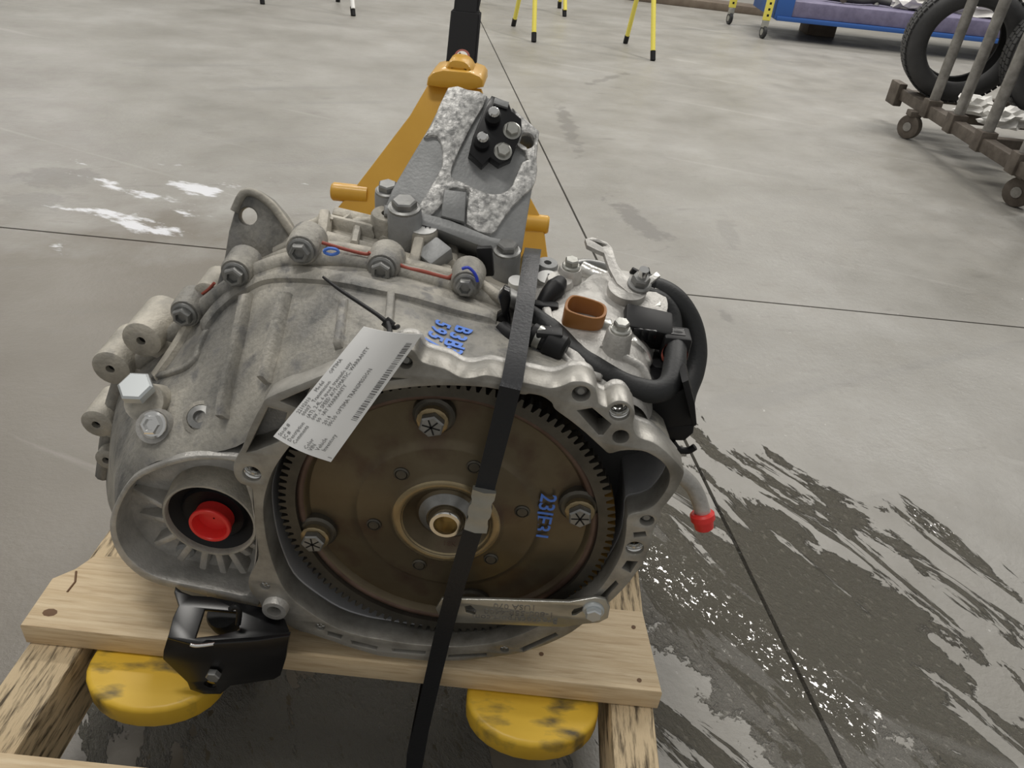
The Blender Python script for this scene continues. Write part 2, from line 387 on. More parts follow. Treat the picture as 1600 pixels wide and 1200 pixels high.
# ================================================================== PALLET
ZB = P(620, 1035, .53).z            # board top: what the bell housing stands on
TB = .031
bf = G(28, 980, ZB); br = G(1036, 1089, ZB)
X1, X2, YF = bf.x, br.x, .5275; YR = G(1003, 955, ZB).y
SH = .088
pal = root('wooden_pallet', (-.16, .6, ZB - TB - SH), 'rough pine pallet lifted on the yellow jack forks under the transmission', 'pallet')
def board(px, name='deck_board'):
    me = flat(px, [], Matrix.Translation((0, 0, ZB)), TB, .0025); return fin(name, me, 'wood', pal, 35)
bl = G(81, 903, ZB); bl2 = G(117, 888, ZB); bl3 = G(150, 862, ZB)
b0 = board([(X1, YF), (X2, YF), (X2 - .012, YR), (bl3.x + .02, YR), (bl3.x, YR - .004), (bl2.x, bl2.y), (bl.x, bl.y)])
yf = G(0, 1174, ZB).y
board([(X1-.01, yf - .11), (X2+.01, yf - .11), (X2+.01, yf), (X1-.01, yf)])
board([(X1, .74), (X2, .74), (X2, .855), (X1, .855)])
for xa, xb in ((G(0, 1089, ZB-TB).x, G(33, 1173, ZB-TB).x), (G(955, 1160, ZB-TB).x, G(1030, 1190, ZB-TB).x)):
    if xa < 0: xa, xb = -.506, -.447
    else: xa, xb = .146, .195
    box('stringer', (xa, yf - .12, ZB - TB - SH), (xb, 1.0, ZB - TB), 'oldwood', pal, .004)
for (x, y) in ((990, 980), (999, 1063), (846, 1022)):
    p = G(x, y, ZB); lathe('nail', [(.0026, 0), (.0026, .0005)], p, (0,0,1), 'knot', b0, 10)
p = G(78, 957, ZB); bm = bmesh.new(); bm_lathe(bm, [(.0055, 0), (.003, .0006)], p, (0,0,1), 9, ell=1.5); fin('knot', bm, 'knot', b0)
p = G(105, 925, ZB); q = G(119, 893, ZB); bm = bmesh.new(); bm_tube(bm, [p, (p+q)/2 + Vector((.004,0,0)), q], .0013, 6); fin('bark_streak', bm, 'knot', b0)

# ================================================================== PALLET JACK
JZ = ZB - TB - .001
jack = root('pallet_jack', (-.15, 1.6, 0), 'yellow hand pallet jack with black handle carrying the pallet', 'pallet jack')
def fork(xc, ytip, w=.15):
    me = flat([(xc - w/2, 1.62), (xc - w/2, ytip + .055)] + [(xc + w/2*math.cos(math.pi + math.pi*i/14), ytip + .055 + .055*math.sin(math.pi + math.pi*i/14)) for i in range(1, 14)] + [(xc + w/2, ytip + .055), (xc + w/2, 1.62)], [], Matrix.Translation((0, 0, JZ)), .032, .006, 3)
    f = fin('fork', me, 'yellow2', jack, 35)
    for dx in (-.045, .045):
        lathe('load_roller', [(.036, -.03), (.04, -.026), (.04, .026), (.036, .03)], (xc + dx*.8, .68, .04), (1, 0, 0), 'rubber', f, 20)
    for s in (-1, 1):
        bm = bmesh.new(); bm_box(bm, (xc + s*.062, .74, (JZ-.02+.03)/2), Vector((.004,0,0)), Vector((0,.07,0)), Vector((0,0,(JZ-.05)/2))); fin('roller_arm', bm, 'yellow2', f, 0)
    return f
fork(-.358, .462, .148); fork(.060, .470, .148)
JP = P3(P(690, 138, 1.62), P(752, 138, 1.62), P(540, 330, 1.52))
plate('mast_plate', [(668,132),(752,138),(770,200),(848,345),(858,420),(830,440),(700,400),(560,360),(522,330),(560,285),(640,180)], JP, .03, 'yellow', jack, bevel=.004)
JQ = P3(P(668,132,1.62), P(522,330,1.54), P(530,335,1.62))
for (x, y, dx) in ((536, 300, -1), (838, 349, 1)):
    p = JP.hit(x, y) + JP.n*-.01
    lathe('pivot_pin', [(.019, -.05), (.019, .022), (.016, .026)], p, (dx, 0, 0), 'yellow', jack, 20)
# bridge from the mast plate down to the forks
box('cross_member', (-.42, 1.56, JZ - .05), (.13, 1.66, JZ - .001), 'yellow', jack, .01)
box('mast_foot', (-.36, 1.56, JZ - .002), (.0, 1.64, JZ + .12), 'yellow', jack, .01)
# head
hp = YP(1.60)
plate('head_cap', [(666,134),(668,122),(676,113),(692,109),(735,113),(750,119),(755,126),(755,137),(735,141),(690,138)], hp, .11, 'yellow', jack, bevel=.006)
plate('head_dome', [(697,112),(698,102),(704,94),(716,93),(730,98),(738,110),(735,116)], YP(1.615), .07, 'yellow', jack, bevel=.01, sm=3)
hx = P(720, 100, 1.68)
t0 = P(721, 100, 1.70); t1 = P(729, 15, 1.78); dirh = (t1 - t0).normalized()
bm = bmesh.new(); hl_ = (t1 - t0).length/2 + .02; bm_box(bm, t0 + dirh*(hl_ - .04), Vector((.031,0,0)), Vector((0,.018,0)), dirh*hl_); bmesh.ops.bevel(bm, geom=bm.edges[:], offset=.004, segments=2, affect='EDGES')
hnd = fin('handle_column', bm, 'matteblack', jack, 40)
hc = P(730, 12, 1.78)
bm = bmesh.new(); bm_box(bm, t0 + dirh*(2*hl_ - .06 + .42), Vector((.026,0,0)), Vector((0,.014,0)), dirh*.42); bmesh.ops.bevel(bm, geom=bm.edges[:], offset=.004, segments=2, affect='EDGES')
fin('handle_tube', bm, 'matteblack', jack, 40)
tube('handle_loop', [t0 + dirh*(2*hl_ + .76) + Vector((dx, 0, dz)) for dx, dz in ((0,0),(-.09,.04),(-.10,.16),(0,.2),(.10,.16),(.09,.04),(0,0))], .014, 'black', jack, 10)
st = Plane(t0 + dirh*.0 + Vector((0,-.0195,0)), (1,0,0), Vector((0, -dirh.z, dirh.y)))
c0 = st.ab(722, 88)
fin('warning_sticker', flat(circ(c0, .016), [circ(c0, .012)], st.m, .0006, 0), 'sealant', hnd, 0)
fin('warning_sticker', flat(circ(c0, .0118), [], st.m, .0005, 0), 'white', hnd, 0)
fin('warning_symbol', flat([(c0[0]-.008,c0[1]+.006),(c0[0]-.005,c0[1]+.008),(c0[0]+.008,c0[1]-.006),(c0[0]+.005,c0[1]-.008)], [], st.m @ Matrix.Translation((0,0,.0004)), .0005, 0), 'black', hnd, 0)
lathe('pump_body', [(.05, .1), (.05, .42), (.03, .43), (.03, .56)], (-.17, 1.72, 0), (0,0,1), 'yellow', jack, 24)
for dx in (-.05, .05): lathe('steer_wheel', [(.085, -.025), (.09, -.02), (.09, .02), (.085, .025)], (-.17 + dx, 1.72, .09), (1,0,0), 'rubber', jack, 28)

# ================================================================== TRANSMISSION
YB = .53
tr = root('transmission', (-.08, .60, ZB), 'used grey aluminium automatic transmission strapped upright on the pallet', 'transmission')
B = YP(YB)
OUT = [(419,621),(470,600),(505,586),(560,566),(612,546),(634,543),(648,550),(660,566),(694,576),(718,589),(739,590),(760,586),(790,592),(830,600),(860,606),(880,602),(895,596),(915,597),(930,606),(934,620),(936,630),(947,636),(952,632),(965,626),(980,629),(990,640),(992,647),(990,660),(992,675),(1002,685),(1022,692),(1040,705),(1055,720),(1066,733),(1069,739),(1065,752),(1057,767),(1042,787),(1033,797),(1033,808),(1025,820),(1020,835),(1017,852),(1012,865),(1005,880),(998,890),(985,908),(965,930),(945,948),(925,965),(905,980),(887,992),(855,1007),(815,1020),(780,1026),(742,1031),(710,1033),(670,1033),(637,1030),(597,1026),(577,1021),(540,1010),(527,1005),(505,998),(485,991),(467,986),(445,975),(430,965),(412,955),(405,940),(392,925),(388,905),(398,885),(403,870),(402,850),(398,825),(397,800),(395,775),(392,762),(375,755),(365,740),(366,722),(378,700),(392,665),(408,635)]
OPEN = [(592,613),(560,622),(520,638),(480,665),(455,695),(435,722),(422,747),(412,785),(413,819),(418,850),(428,885),(447,925),(477,952),(522,980),(565,994),(600,1000),(637,1006),(680,1010),(712,1011),(750,1008),(775,1004),(810,993),(850,975),(890,955),(930,928),(957,892),(972,862),(978,830),(981,806),(1002,800),(1022,790),(1040,767),(1046,750),(1044,735),(1032,720),(1010,707),(990,704),(970,705),(952,709),(940,700),(915,677),(890,657),(867,640),(862,630),(847,620),(827,616),(815,617),(760,606),(700,603),(664,604),(630,607)]
POCK = [[(419,637),(448,645),(436,690),(400,704),(385,707)], [(438,627),(484,607),(468,640)], [(598,590),(632,592),(604,596)], [(902,642),(925,638),(955,663),(942,680),(936,680)], [(990,833),(1008,831),(1010,838),(991,840)], [(972,888),(980,877),(996,878),(985,895)],
        [(700,1024),(760,1021),(760,1025),(700,1028)], [(812,1014),(868,989),(872,993),(818,1018)], [(512,987),(535,993),(532,999),(512,993)], [(548,1001),(590,1011),(588,1016),(550,1007)], [(612,1014),(665,1018),(664,1023),(614,1019)], [(935,935),(962,908),(966,913),(940,940)]]
HOLES = [(393,741,.0086), (633,567,.006), (908,616,.0075), (968,645,.0085), (970,683,.007), (1011,814,.0065), (992,857,.0082), (788,1015,.0045), (414,916,.005), (432,946,.0075), (500,980,.005)]
def expand(ab, d):
    """grow an outline about its own centroid"""
    cx = sum(p[0] for p in ab)/len(ab); cz = sum(p[1] for p in ab)/len(ab)
    return [(cx + (p[0]-cx)*d, cz + (p[1]-cz)*d) for p in ab]
def rnd(ab, n=3): return [tuple(v)[:2] for v in catmull([(a, b_, 0) for a, b_ in ab], n)]
oab = rnd([B.ab(*p) for p in OUT]); iab = rnd([B.ab(*p) for p in OPEN])
hol = [[B.ab(*p) for p in h] for h in POCK] + [circ(B.ab(x, y), r) for x, y, r in HOLES]
bell = fin('bell_housing', flat(oab, [iab] + hol, B.m, .026, .0012), 'machined', tr, 35, 'machined grey bell housing flange with bolt holes and cast pockets')
fin('bell_wall', flat(expand(iab, 1.012), [expand(iab, .998)], YP(YB + .0262).m, .066, .002, 2), 'inner', bell, 35)
fin('bell_rim', flat(expand(oab, .99), [expand(iab, 1.0)], YP(YB + .0262).m, .012, .004, 2), 'castlight', bell, 35)
fin('bell_back', flat(expand(iab, 1.012), [], YP(YB + .0855).m, .015, .002), 'shadecast', bell, 35)
# bushings / dowels in the bolt holes
for (x, y, r) in ((393,741,.0086), (992,857,.0082), (968,645,.0085), (788,1015,.0045), (414,916,.005), (500,980,.005)):
    bm = bmesh.new(); bm_lathe(bm, [(r*.98, .004), (r*.98, .02), (r*.74, .02), (r*.74, .006), (r*.98, .004)], B.hit(x, y), (0,1,0), 20, False, False)
    fin('bushing', bm, 'chrome', bell, 50)
for (x, y) in ((908,616), (633,567), (1011,814)):
    lathe('bolt_tip', [(.005, .016), (.005, .006), (.003, .004)], B.hit(x, y), (0,1,0), 'steel', bell, 12)
p = B.hit(432, 946)
bm = bmesh.new(); bm_lathe(bm, [(.0075, 0), (.0125, 0), (.0135, .004), (.0135, .06), (.0075, .06), (.0075, 0)], p - Vector((0,.008,0)), (0,1,0), 24, False, False); fin('dowel_boss', bm, 'castlight', bell, 40)

# ---- torque converter
YR_ = .549
rl, rr, rt, rb = P(430,765,YR_), P(971,800,YR_), P(720,600,YR_), P(690,986,YR_)
CX, CZ = (rl.x+rr.x)/2, (rt.z+rb.z)/2; RG = ((rr.x-rl.x) + (rt.z-rb.z))/4
cen = Vector((CX, 0, CZ))
AX = Vector((0, 1, 0))
prof = [(0,.04)]
conv = lathe('torque_converter', [(RG*.905,.60),(RG*.905,.556),(RG*.89,.5535),(RG*.865,.5535),(RG*.85,.556),(RG*.835,.561),(RG*.80,.561),(RG*.60,.556),(RG*.56,.5545),(RG*.545,.5525),(RG*.53,.5515),(RG*.36,.5515),(RG*.335,.549),(RG*.315,.547),(RG*.27,.547),(RG*.255,.551),(RG*.19,.560),(RG*.17,.558),(RG*.15,.556),(RG*.12,.552),(RG*.105,.552)], cen, AX, 'conv', tr, 96, False, False, smooth=60, label='brown oil-stained torque converter face')
# hub
fin_h = bmesh.new(); bm_lathe(fin_h, [(RG*.118,.555),(RG*.1,.545),(RG*.094,.5435),(RG*.072,.5435),(RG*.068,.547),(RG*.068,.566)], cen, AX, 32, False, False)
hub = fin('pilot_hub', fin_h, 'chrome', conv, 40)
lathe('hub_bore', [(RG*.069,.561),(RG*.069,.5615)], cen, AX, 'geargold', conv, 24)
bm = bmesh.new(); bm_lathe(bm, [(RG*.33,.5488),(RG*.315,.5466),(RG*.275,.5464),(RG*.26,.549)], cen, AX, 64, False, False); fin('hub_flange', bm, 'brass', conv, 60)
bm = bmesh.new(); bm_lathe(bm, [(RG*.172,.5578),(RG*.15,.5556),(RG*.121,.5516)], cen, AX, 48, False, False); fin('hub_collar', bm, 'steel', conv, 60)
bm = bmesh.new(); bm_lathe(bm, [(RG*.908,.5555),(RG*.888,.553),(RG*.865,.553),(RG*.838,.5605)], cen, AX, 96, False, False); fin('outer_rim', bm, 'convrust', conv, 60)
# ring gear with cut teeth
nt_ = 116
bm = bmesh.new(); prof2 = []
for i in range(nt_):
    for k, rr_ in ((-.36, .955), (-.14, 1.0), (.14, 1.0), (.36, .955)):
        a = 2*math.pi*(i + k)/nt_; prof2.append((CX + RG*rr_*math.cos(a), CZ + RG*rr_*math.sin(a)))
inner = [(CX + RG*.90*math.cos(2*math.pi*i/120), CZ + RG*.90*math.sin(2*math.pi*i/120)) for i in range(120)]
bm.free()
rg = fin('ring_gear', flat(prof2, [inner], YP(YR_).m, .011, 0), 'gear', conv, 20, 'dark toothed starter ring gear')
rgm = rg.data; rgm.materials.append(M['geargold'])
for pl in rgm.polygons:
    c = pl.center; dx, dz = c.x - CX, c.z - CZ; r_ = math.hypot(dx, dz)/RG; an = math.degrees(math.atan2(dz, dx))
    if abs(pl.normal.y) < .5 and r_ > .955 and -34 < an < 22: pl.material_index = 1
for (x, y) in ((627,741),(741,730),(584,820),(655,883),(767,874),(816,800)):
    p = P(x, y, .5505); lathe('rivet', [(RG*.047,.002),(RG*.045,.0),(RG*.036,-.0008),(RG*.034,.0002),(RG*.03,-.001)], p, AX, 'gear', conv, 20)
for (x, y, ang) in ((676,658,0), (492,840,0), (906,800,0), (735,952,0)):
    p = P(x, y, .548); q = p - Vector((CX, p.y, CZ)); q.normalize()
    # welded pad behind the bolt
    lathe('weld_pad', [(.020,.013),(.0195,.006),(.017,.004)], p - q*.001 + Vector((0,0,.002)), AX, 'gear', conv, 20)
    lathe('spacer_nut', [(.0145,.008),(.0145,-.001),(.013,-.002)], p, AX, 'brass', conv, 16)
    bolt('flywheel_bolt', p + Vector((0,-.001,0)), -AX, .0118, .009, 'steel', conv, washer=False, cross=True)
pw = Vector((P(858,776,.5555)))
text('paint_writing', '23IE31', P(857,772,.5530), P(852,845,.553) - P(868,772,.553), P(905,800,.553) - P(840,800,.553), .022, 'bluepaint', conv, .0003, bold=.0002)
text('stamped_number', '18K', P(702,850,.5462), (1,0,0), (0,0,1), .008, 'convrust', conv, .0002, 'CENTER')

# ---- converter retaining bar
RB = YP(.5225)
bar = plate('retaining_bar', [(681,951),(690,936),(760,937),(890,941),(930,934),(946,937),(953,950),(950,966),(936,973),(905,976),(880,980),(760,975),(700,973),(688,967)], RB, .0035, 'zinc', tr,
   holes=[[(893,957),(897,952),(912,948),(916,951),(900,961),(894,962)], [(726,948),(735,946),(744,954),(742,961),(728,957)]], bevel=.0006, label='zinc plated converter retaining bar with embossed lettering')
bolt('bar_bolt', RB.hit(927, 953), -AX, .0085, .009, 'bluezinc', bar, True)
lathe('bar_spacer', [(.007,.0035),(.007,.008)], RB.hit(927,953), AX, 'steel', bar, 16)
rt_ = RB.hit(770,960) - RB.hit(870,966); up_ = RB.hit(800,966) - RB.hit(803,945)
text('embossed_text', 'Broccocarport.com', RB.hit(872,971) - AX*.0002, rt_, up_, .011, 'steel', bar, .0003)
text('embossed_text', '1-800-558-4400', RB.hit(866,961) - AX*.0002, rt_, up_, .011, 'steel', bar, .0003)
text('embossed_text', '1USA 070', RB.hit(838,950) - AX*.0002, rt_, up_, .0105, 'steel', bar, .0003)

# ---- case lofts
def sec(px, Yref, Y=None):
    out = []
    for x, y in px:
        p = P(x, y, Yref); out.append(Vector((p.x, Y if Y else Yref, p.z)))
    return out
S1 = sec([(995,862),(1056,745),(985,690),(905,628),(800,608),(700,598),(620,565),(520,590),(428,628)], .53, .545) + sec([(384,690),(300,713),(232,727),(182,790),(190,860)], .545)
S1b = sec([(992,840),(1048,716),(972,655),(900,590),(800,572),(700,560),(620,535),(520,558),(440,582),(385,630),(300,668),(222,690),(180,765),(190,850)], .565)
S2 = sec([(1000,800),(1030,672),(965,605),(890,555),(800,528),(700,515),(620,500),(530,497),(450,500),(380,535),(310,580),(235,625),(180,700),(178,810)], .62)
S2b = sec([(990,780),(990,620),(945,560),(875,530),(795,505),(712,483),(630,462),(545,452),(465,448),(390,472),(320,520),(248,580),(180,650),(168,780)], .66)
S3 = sec([(980,760),(985,600),(930,540),(860,505),(790,480),(727,452),(640,428),(560,408),(480,402),(400,425),(330,472),(262,532),(190,600),(165,740)], .695)
for i_ in range(1, 8):
    for sc_ in (S1b, S2, S2b):
        f_ = (sc_[i_].y - S1[i_].y)/(S3[i_].y - S1[i_].y); sc_[i_].z = max(sc_[i_].z, S1[i_].z + .004 + (S3[i_].z - S1[i_].z)*f_)
case = loft('front_case', [S1, S1b, S2, S2b, S3], 'cast', tr, 5, close=False, label='mottled grey cast front case with ribs')
S4 = sec([(970,740),(975,590),(925,535),(860,500),(790,478),(727,452),(650,432),(570,410),(490,402),(412,425),(342,475),(272,532),(205,600),(180,720)], .697)
S5 = sec([(960,700),(965,560),(920,480),(860,450),(800,440),(735,420),(660,398),(590,372),(520,358),(455,372),(390,425),(320,480),(250,545),(215,650)], .755)
S6 = sec([(940,660),(945,560),(910,505),(860,475),(800,450),(735,390),(670,370),(610,352),(560,345),(500,360),(440,400),(370,460),(310,520),(270,600)], .83)
S7 = [Vector((p.x*.85 - .02, .855, p.z*.78 + .04)) for p in S6]
rear = loft('rear_case', [S4, S5, S6, S7], 'casttan', tr, 5, label='weathered cast rear case')
# split flange bead with bolts
bead = tube('split_flange', [S3[i] + Vector((0, -.004, .001)) for i in range(3, 14)], .0095, 'cast', case, 10, 5)
tube('split_flange', [S4[i] + Vector((0, .012, .003)) for i in range(3, 14)], .0085, 'casttan', rear, 10, 5)
for (x, y, r) in ((365,432,.0105),(468,395,.0105),(595,424,.0105),(727,449,.010),(285,495,.0105)):
    p = P(x, y, .672)
    bs = bmesh.new(); bm_lathe(bs, [(r*1.4, 0), (r*1.55, .004), (r*1.75, .03)], p + Vector((0,.006,0)), AX, 24); bo = fin('bolt_boss', bs, 'cast', case, 40)
    bolt('case_bolt', p + Vector((0,.0055,0)), -AX, r*.95, .010, 'steel', case, True, True)
# red sealant squeeze-out and blue marker dabs
tube('sealant_bead', [P(x, y, .688) for x, y in ((503,379),(520,384),(545,391),(572,397),(578,394))], .0018, 'sealant', rear, 8)
tube('sealant_bead', [P(x, y, .688) for x, y in ((618,410),(635,419),(660,424),(685,431),(700,434),(708,430))], .0022, 'sealant', rear, 8)
tube('sealant_bead', [P(x, y, .70) for x, y in ((312,462),(325,453),(335,442))], .0016, 'sealant', rear, 8)
# ribs and cast details that follow the case surface
def surf(x, y, ob=None):
    ok, loc, nor, idx = (ob or case).ray_cast(CAM, ray(x, y).normalized())
    if not ok: return None
    return (loc, nor if nor.dot(CAM - loc) > 0 else -nor)
bpy.context.view_layer.update()
def pxline(px, n):
    return [tuple(v)[:2] for v in catmull([(x, y, 0) for x, y in px], n, False)]
def srib(name, px, w, h, m_, parent, n=5, d=.014, ob=None):
    pts = [q for q in (surf(x, y, ob) for x, y in pxline(px, n)) if q]
    bm = bmesh.new(); rows = []; k = len(pts)
    for i_, (p, nn) in enumerate(pts):
        t_ = (pts[min(i_+1,k-1)][0] - pts[max(i_-1,0)][0]).normalized(); sd = t_.cross(nn).normalized(); hh = h*(.35 if i_ in (0, k-1) else 1)
        rows.append([bm.verts.new(p + sd*a*w/2 + nn*c) for a, c in ((-1.7,-d),(-1.15,0),(-1,hh*.8),(-.6,hh),(.6,hh),(1,hh*.8),(1.15,0),(1.7,-d))])
    for a, b_ in zip(rows, rows[1:]):
        for q in range(8): bm.faces.new((a[q], a[(q+1)%8], b_[(q+1)%8], b_[q]))
    bm.faces.new(rows[0]); bm.faces.new(rows[-1]); return fin(name, bm, m_, parent, 50)
for px, w, h in (([(390,462),(380,520),(366,580),(356,625),(352,655)], .0085, .011), ([(450,462),(440,510),(430,555),(420,600)], .0085, .012), ([(538,470),(534,510),(530,545)], .007, .006), ([(611,458),(609,490),(606,520)], .007, .006)):
    srib('rib', px, w, h, 'cast', case)
srib('rib', [(300,500),(285,530),(262,565),(243,592)], .014, .006, 'casttan', case)
# small machined / painted details on the front case
p = P(218, 612, .585)
lathe('plug_boss', [(.019,-.002),(.019,.006),(.021,.03)], P(226,628,.588), (0,.75,-.66), 'casttan', case, 20)
pl_ = bolt('fill_plug', P(217,612,.590), (.0,-.42,.91), .0165, .012, 'bluezinc', case, False, label='pale hex oil plug with an orange mark')
box('plug_mark', P(216,597,.598) - Vector((.011,.0035,.0015)), P(216,597,.598) + Vector((.011,.0035,.0015)), 'orange', pl_, .001)
bolt('side_bolt', P(240,664,.564), (-.1,-.8,.6), .010, .008, 'chrome', case, True, True)
lathe('side_bolt_pad', [(.016,0),(.018,.01)], P(238,667,.565), (0,.8,-.6), 'castlight', case, 20)
bm = bmesh.new(); bm_lathe(bm, [(.011,.004),(.013,0),(.017,.001),(.0185,.01),(.023,.045)], P(313,652,.572), (0,.62,-.78), 24, False, False); fin('breather_boss', bm, 'casttan', case, 40)
lathe('breather_cap', [(.0115,.006),(.0115,-.002),(.006,-.003),(.005,.001)], P(313,652,.572), (0,.62,-.78), 'steel', case, 20)
srib('raised_line', [(237,590),(262,585),(290,575),(307,560),(312,545),(325,515)], .006, .004, 'cast', case)
srib('raised_shoulder', [(318,515),(345,480),(380,452),(420,432),(470,430),(530,438),(590,452),(650,466),(715,484),(775,500)], .016, .006, 'cast', case, 4)
# lugs with threaded holes round the split flange
for (x, y, Y, r, L_) in ((220,533,.668,.0205,.06),(172,577,.668,.0205,.06),(150,664,.668,.018,.05),(166,720,.668,.014,.05),(322,462,.70,.014,.04)):
    p = P(x, y, Y); hx_ = p + Vector((.03, .02, -.012))
    bm = bmesh.new(); bm_lathe(bm, [(.0048,.012),(.0048,0),(r*.82,0),(r*.98,.002),(r*1.0,.008),(r*1.12,L_),(r*.7,L_+.004)], p, AX, 24, True, True)
    bmesh.ops.translate(bm, verts=[], vec=(0,0,0))
    lg = fin('bolt_lug', bm, 'casttan', rear, 45)
    lathe('lug_bore', [(.0046,.006),(.0046,.0065)], p, AX, 'black', lg, 12)
    rib('lug_web', p + Vector((.006,.03,.0)), p + Vector((.05,.03,-.014)), .034, .028, 'casttan', rear, Vector((0,0,1)))
# differential output lobe
LP = YP(.540)
LOBE = [(388,722),(340,712),(290,714),(240,728),(205,748),(183,780),(172,812),(174,842),(190,874),(218,900),(250,914),(300,926),(350,938),(400,950),(404,925),(392,905),(400,880),(402,840),(396,790)]
LIN = [(374,726),(340,719),(295,721),(248,734),(213,752),(192,782),(182,812),(184,840),(199,869),(225,892),(255,905),(300,915),(350,924),(386,930),(392,905),(398,870),(399,840),(393,790),(384,760)]
lobe = plate('differential_housing', LOBE, LP, .075, 'castlight', tr, holes=[LIN], bevel=.0015, sm=3, label='round cast differential output housing on the lower side')
plate('dish_floor', LOBE, YP(.572), .03, 'castlight', lobe, bevel=.001, sm=3)
bc = P(327, 815, .546)
rb_ = (P(400,822,.546) - P(255,808,.546)).length/2
bm = bmesh.new(); bm_lathe(bm, [(rb_*.93,.05),(rb_*.93,.002),(rb_*.955,0),(rb_,0),(rb_*1.03,.003),(rb_*1.10,.034)], bc, AX, 48, False, False); fin('bore_ring', bm, 'casttan', lobe, 40)
lathe('oil_seal', [(rb_*.935,.006),(rb_*.88,.008),(rb_*.72,.014),(rb_*.66,.010),(rb_*.6,.012),(0.001,.013)], bc, AX, 'black', lobe, 48, False, False, label='black rubber output seal')
pc = P(327, 823, .541); r_ = .0208
bm = bmesh.new(); bm_lathe(bm, [(r_*.8,.018),(r_*.93,.016),(r_*.93,.006),(r_,.004),(r_,.001),(r_*.97,0),(r_*.84,0),(r_*.80,.002),(r_*.74,.012),(.001,.012)], pc, AX, 36, True, False)
fin('dust_plug', bm, 'red', lobe, 40, 'red plastic plug in the output seal')
for k, ang in enumerate((195, 172, 218, 238, 255, 270, 285, 300, 316)):
    a = math.radians(ang); d = Vector((math.cos(a), 0, math.sin(a)))
    r0, r1 = rb_*1.06, rb_*(1.85 if ang < 200 else 1.85 - .5*(ang > 290))
    rib('radial_rib', bc + d*r0 + Vector((0,.006,0)), bc + d*r1 + Vector((0,.010 if ang > 200 else .02,0)), .008, .02, 'castlight', lobe, Vector((0,-1,0)))
lathe('cast_knob', [(.010,.03),(.010,.010),(.007,.006)], P(283,872,.552), AX, 'castgrey', lobe, 16)
lathe('cast_knob', [(.016,.0),(.016,.03)], P(300,925,.552), AX, 'castgrey', lobe, 16)

# ---- left ear bracket
EP = P3(P(385,300,.745), P(440,330,.745), P(355,455,.705))
ear = plate('mount_ear', [(378,300),(383,293),(402,297),(425,312),(446,336),(464,366),(462,386),(452,410),(420,430),(380,450),(340,458),(336,452),(350,405),(357,362),(366,330)], EP, 0.022, 'cast', tr, circles=[(387,338,.009)], bevel=.003, label='grey cast mounting ear with one hole')
ed = tube('ear_rim', [EP.hit(x, y) + EP.n*.001 for x, y in ((366,330),(380,303),(398,302),(422,318),(440,340),(458,368),(458,382))], .0042, 'casttan', ear, 10)
# ---- top of rear case: walls, bosses, ledge
tube('cast_ledge', [P(x,y,Y) for x,y,Y in ((450,385,.735),(475,360,.745),(500,348,.75),(512,335,.752))], .007, 'casttan', rear, 10)
rib('cast_wall', P(520,327,.778), P(588,343,.778), .012, .05, 'casttan', rear, Vector((0,-.5,1)))
rib('cast_wall', P(507,325,.752), P(500,378,.712), .011, .03, 'casttan', rear, Vector((0,-.6,1)))
rib('cast_wall', P(505,366,.722), P(585,388,.722), .014, .03, 'casttan', rear, Vector((0,-.5,1)))
rib('cast_wall', P(625,398,.722), P(705,422,.722), .014, .03, 'casttan', rear, Vector((0,-.5,1)))
tube('cast_curl', [P(x,y,.765) for x,y in ((540,338),(548,348),(560,350),(575,347),(585,350))], .006, 'casttan', rear, 8)
for (x, y, Y, r, h, m_) in ((605,333,.765,.017,.05,'casttan'),(660,355,.755,.0165,.045,'casttan'),(856,410,.79,.012,.03,'castgrey')):
    p = P(x, y, Y); bm = bmesh.new(); bm_lathe(bm, [(r*.36,-.012),(r*.36,0),(r*.92,0),(r,-.002),(r*1.18,-h)], p, (.05,-.15,1), 20, True, False); fin('threaded_boss', bm, m_, rear, 40)
lathe('paint_dot', [(.0155,.0),(.0155,.0006)], P(660,354,.755), (.05,-.15,1), 'white', rear, 20)
text('inspection_mark', '141', P(664,354,.755) + Vector((0,-.0002,.001)), (1,0,-.05), (0,1,.15), .011, 'black', rear, .0002, 'CENTER')
rib('boss_rib', P(655,368,.738), P(645,412,.708), .011, .02, 'casttan', rear, Vector((0,-.6,1)))
rib('boss_rib', P(665,380,.735), P(690,400,.72), .03, .02, 'castgrey', rear, Vector((0,-.6,1)))
box('label_plate', P(760,408,.72) + Vector((-.009,-.004,-.016)), P(757,408,.72) + Vector((.009,.004,.016)), 'black', rear, .002, rot=Matrix.Rotation(-.15,3,'Y'))
tube('case_pipe', [P(745,440,.70), P(770,458,.69), P(790,470,.685)], .006, 'casttan', rear, 10)
bpy.context.view_layer.update()
for px, w, h, m_ in (([(470,372),(488,352),(508,340)], .012, .008, 'casttan'), ([(512,352),(545,360),(585,370)], .010, .012, 'casttan'), ([(590,372),(612,376),(628,384)], .02, .008, 'casttan'), ([(690,402),(720,412),(750,424)], .012, .010, 'casttan'), ([(700,385),(705,405),(702,425)], .012, .012, 'casttan'), ([(560,350),(556,372),(552,392)], .008, .010, 'casttan'), ([(675,385),(678,402),(676,418)], .016, .012, 'castgrey'), ([(430,400),(455,388),(478,384)], .010, .008, 'casttan'), ([(770,415),(785,430),(800,440)], .018, .010, 'castgrey')):
    srib('cast_ridge', px, w, h, m_, rear, ob=rear)
# blue marker and paint writing on the case
def mark(px, Y, r, m_, nm='marker_stroke'): return tube(nm, [P(x, y, Y) for x, y in px], r, m_, case, 6)
mark([(507,391),(515,388),(526,390),(528,395),(518,398),(508,395),(507,391)], .6685, .0016, 'bluepaint')
mark([(722,420),(731,418),(739,424),(744,432),(746,440)], .668, .0016, 'bluemark')
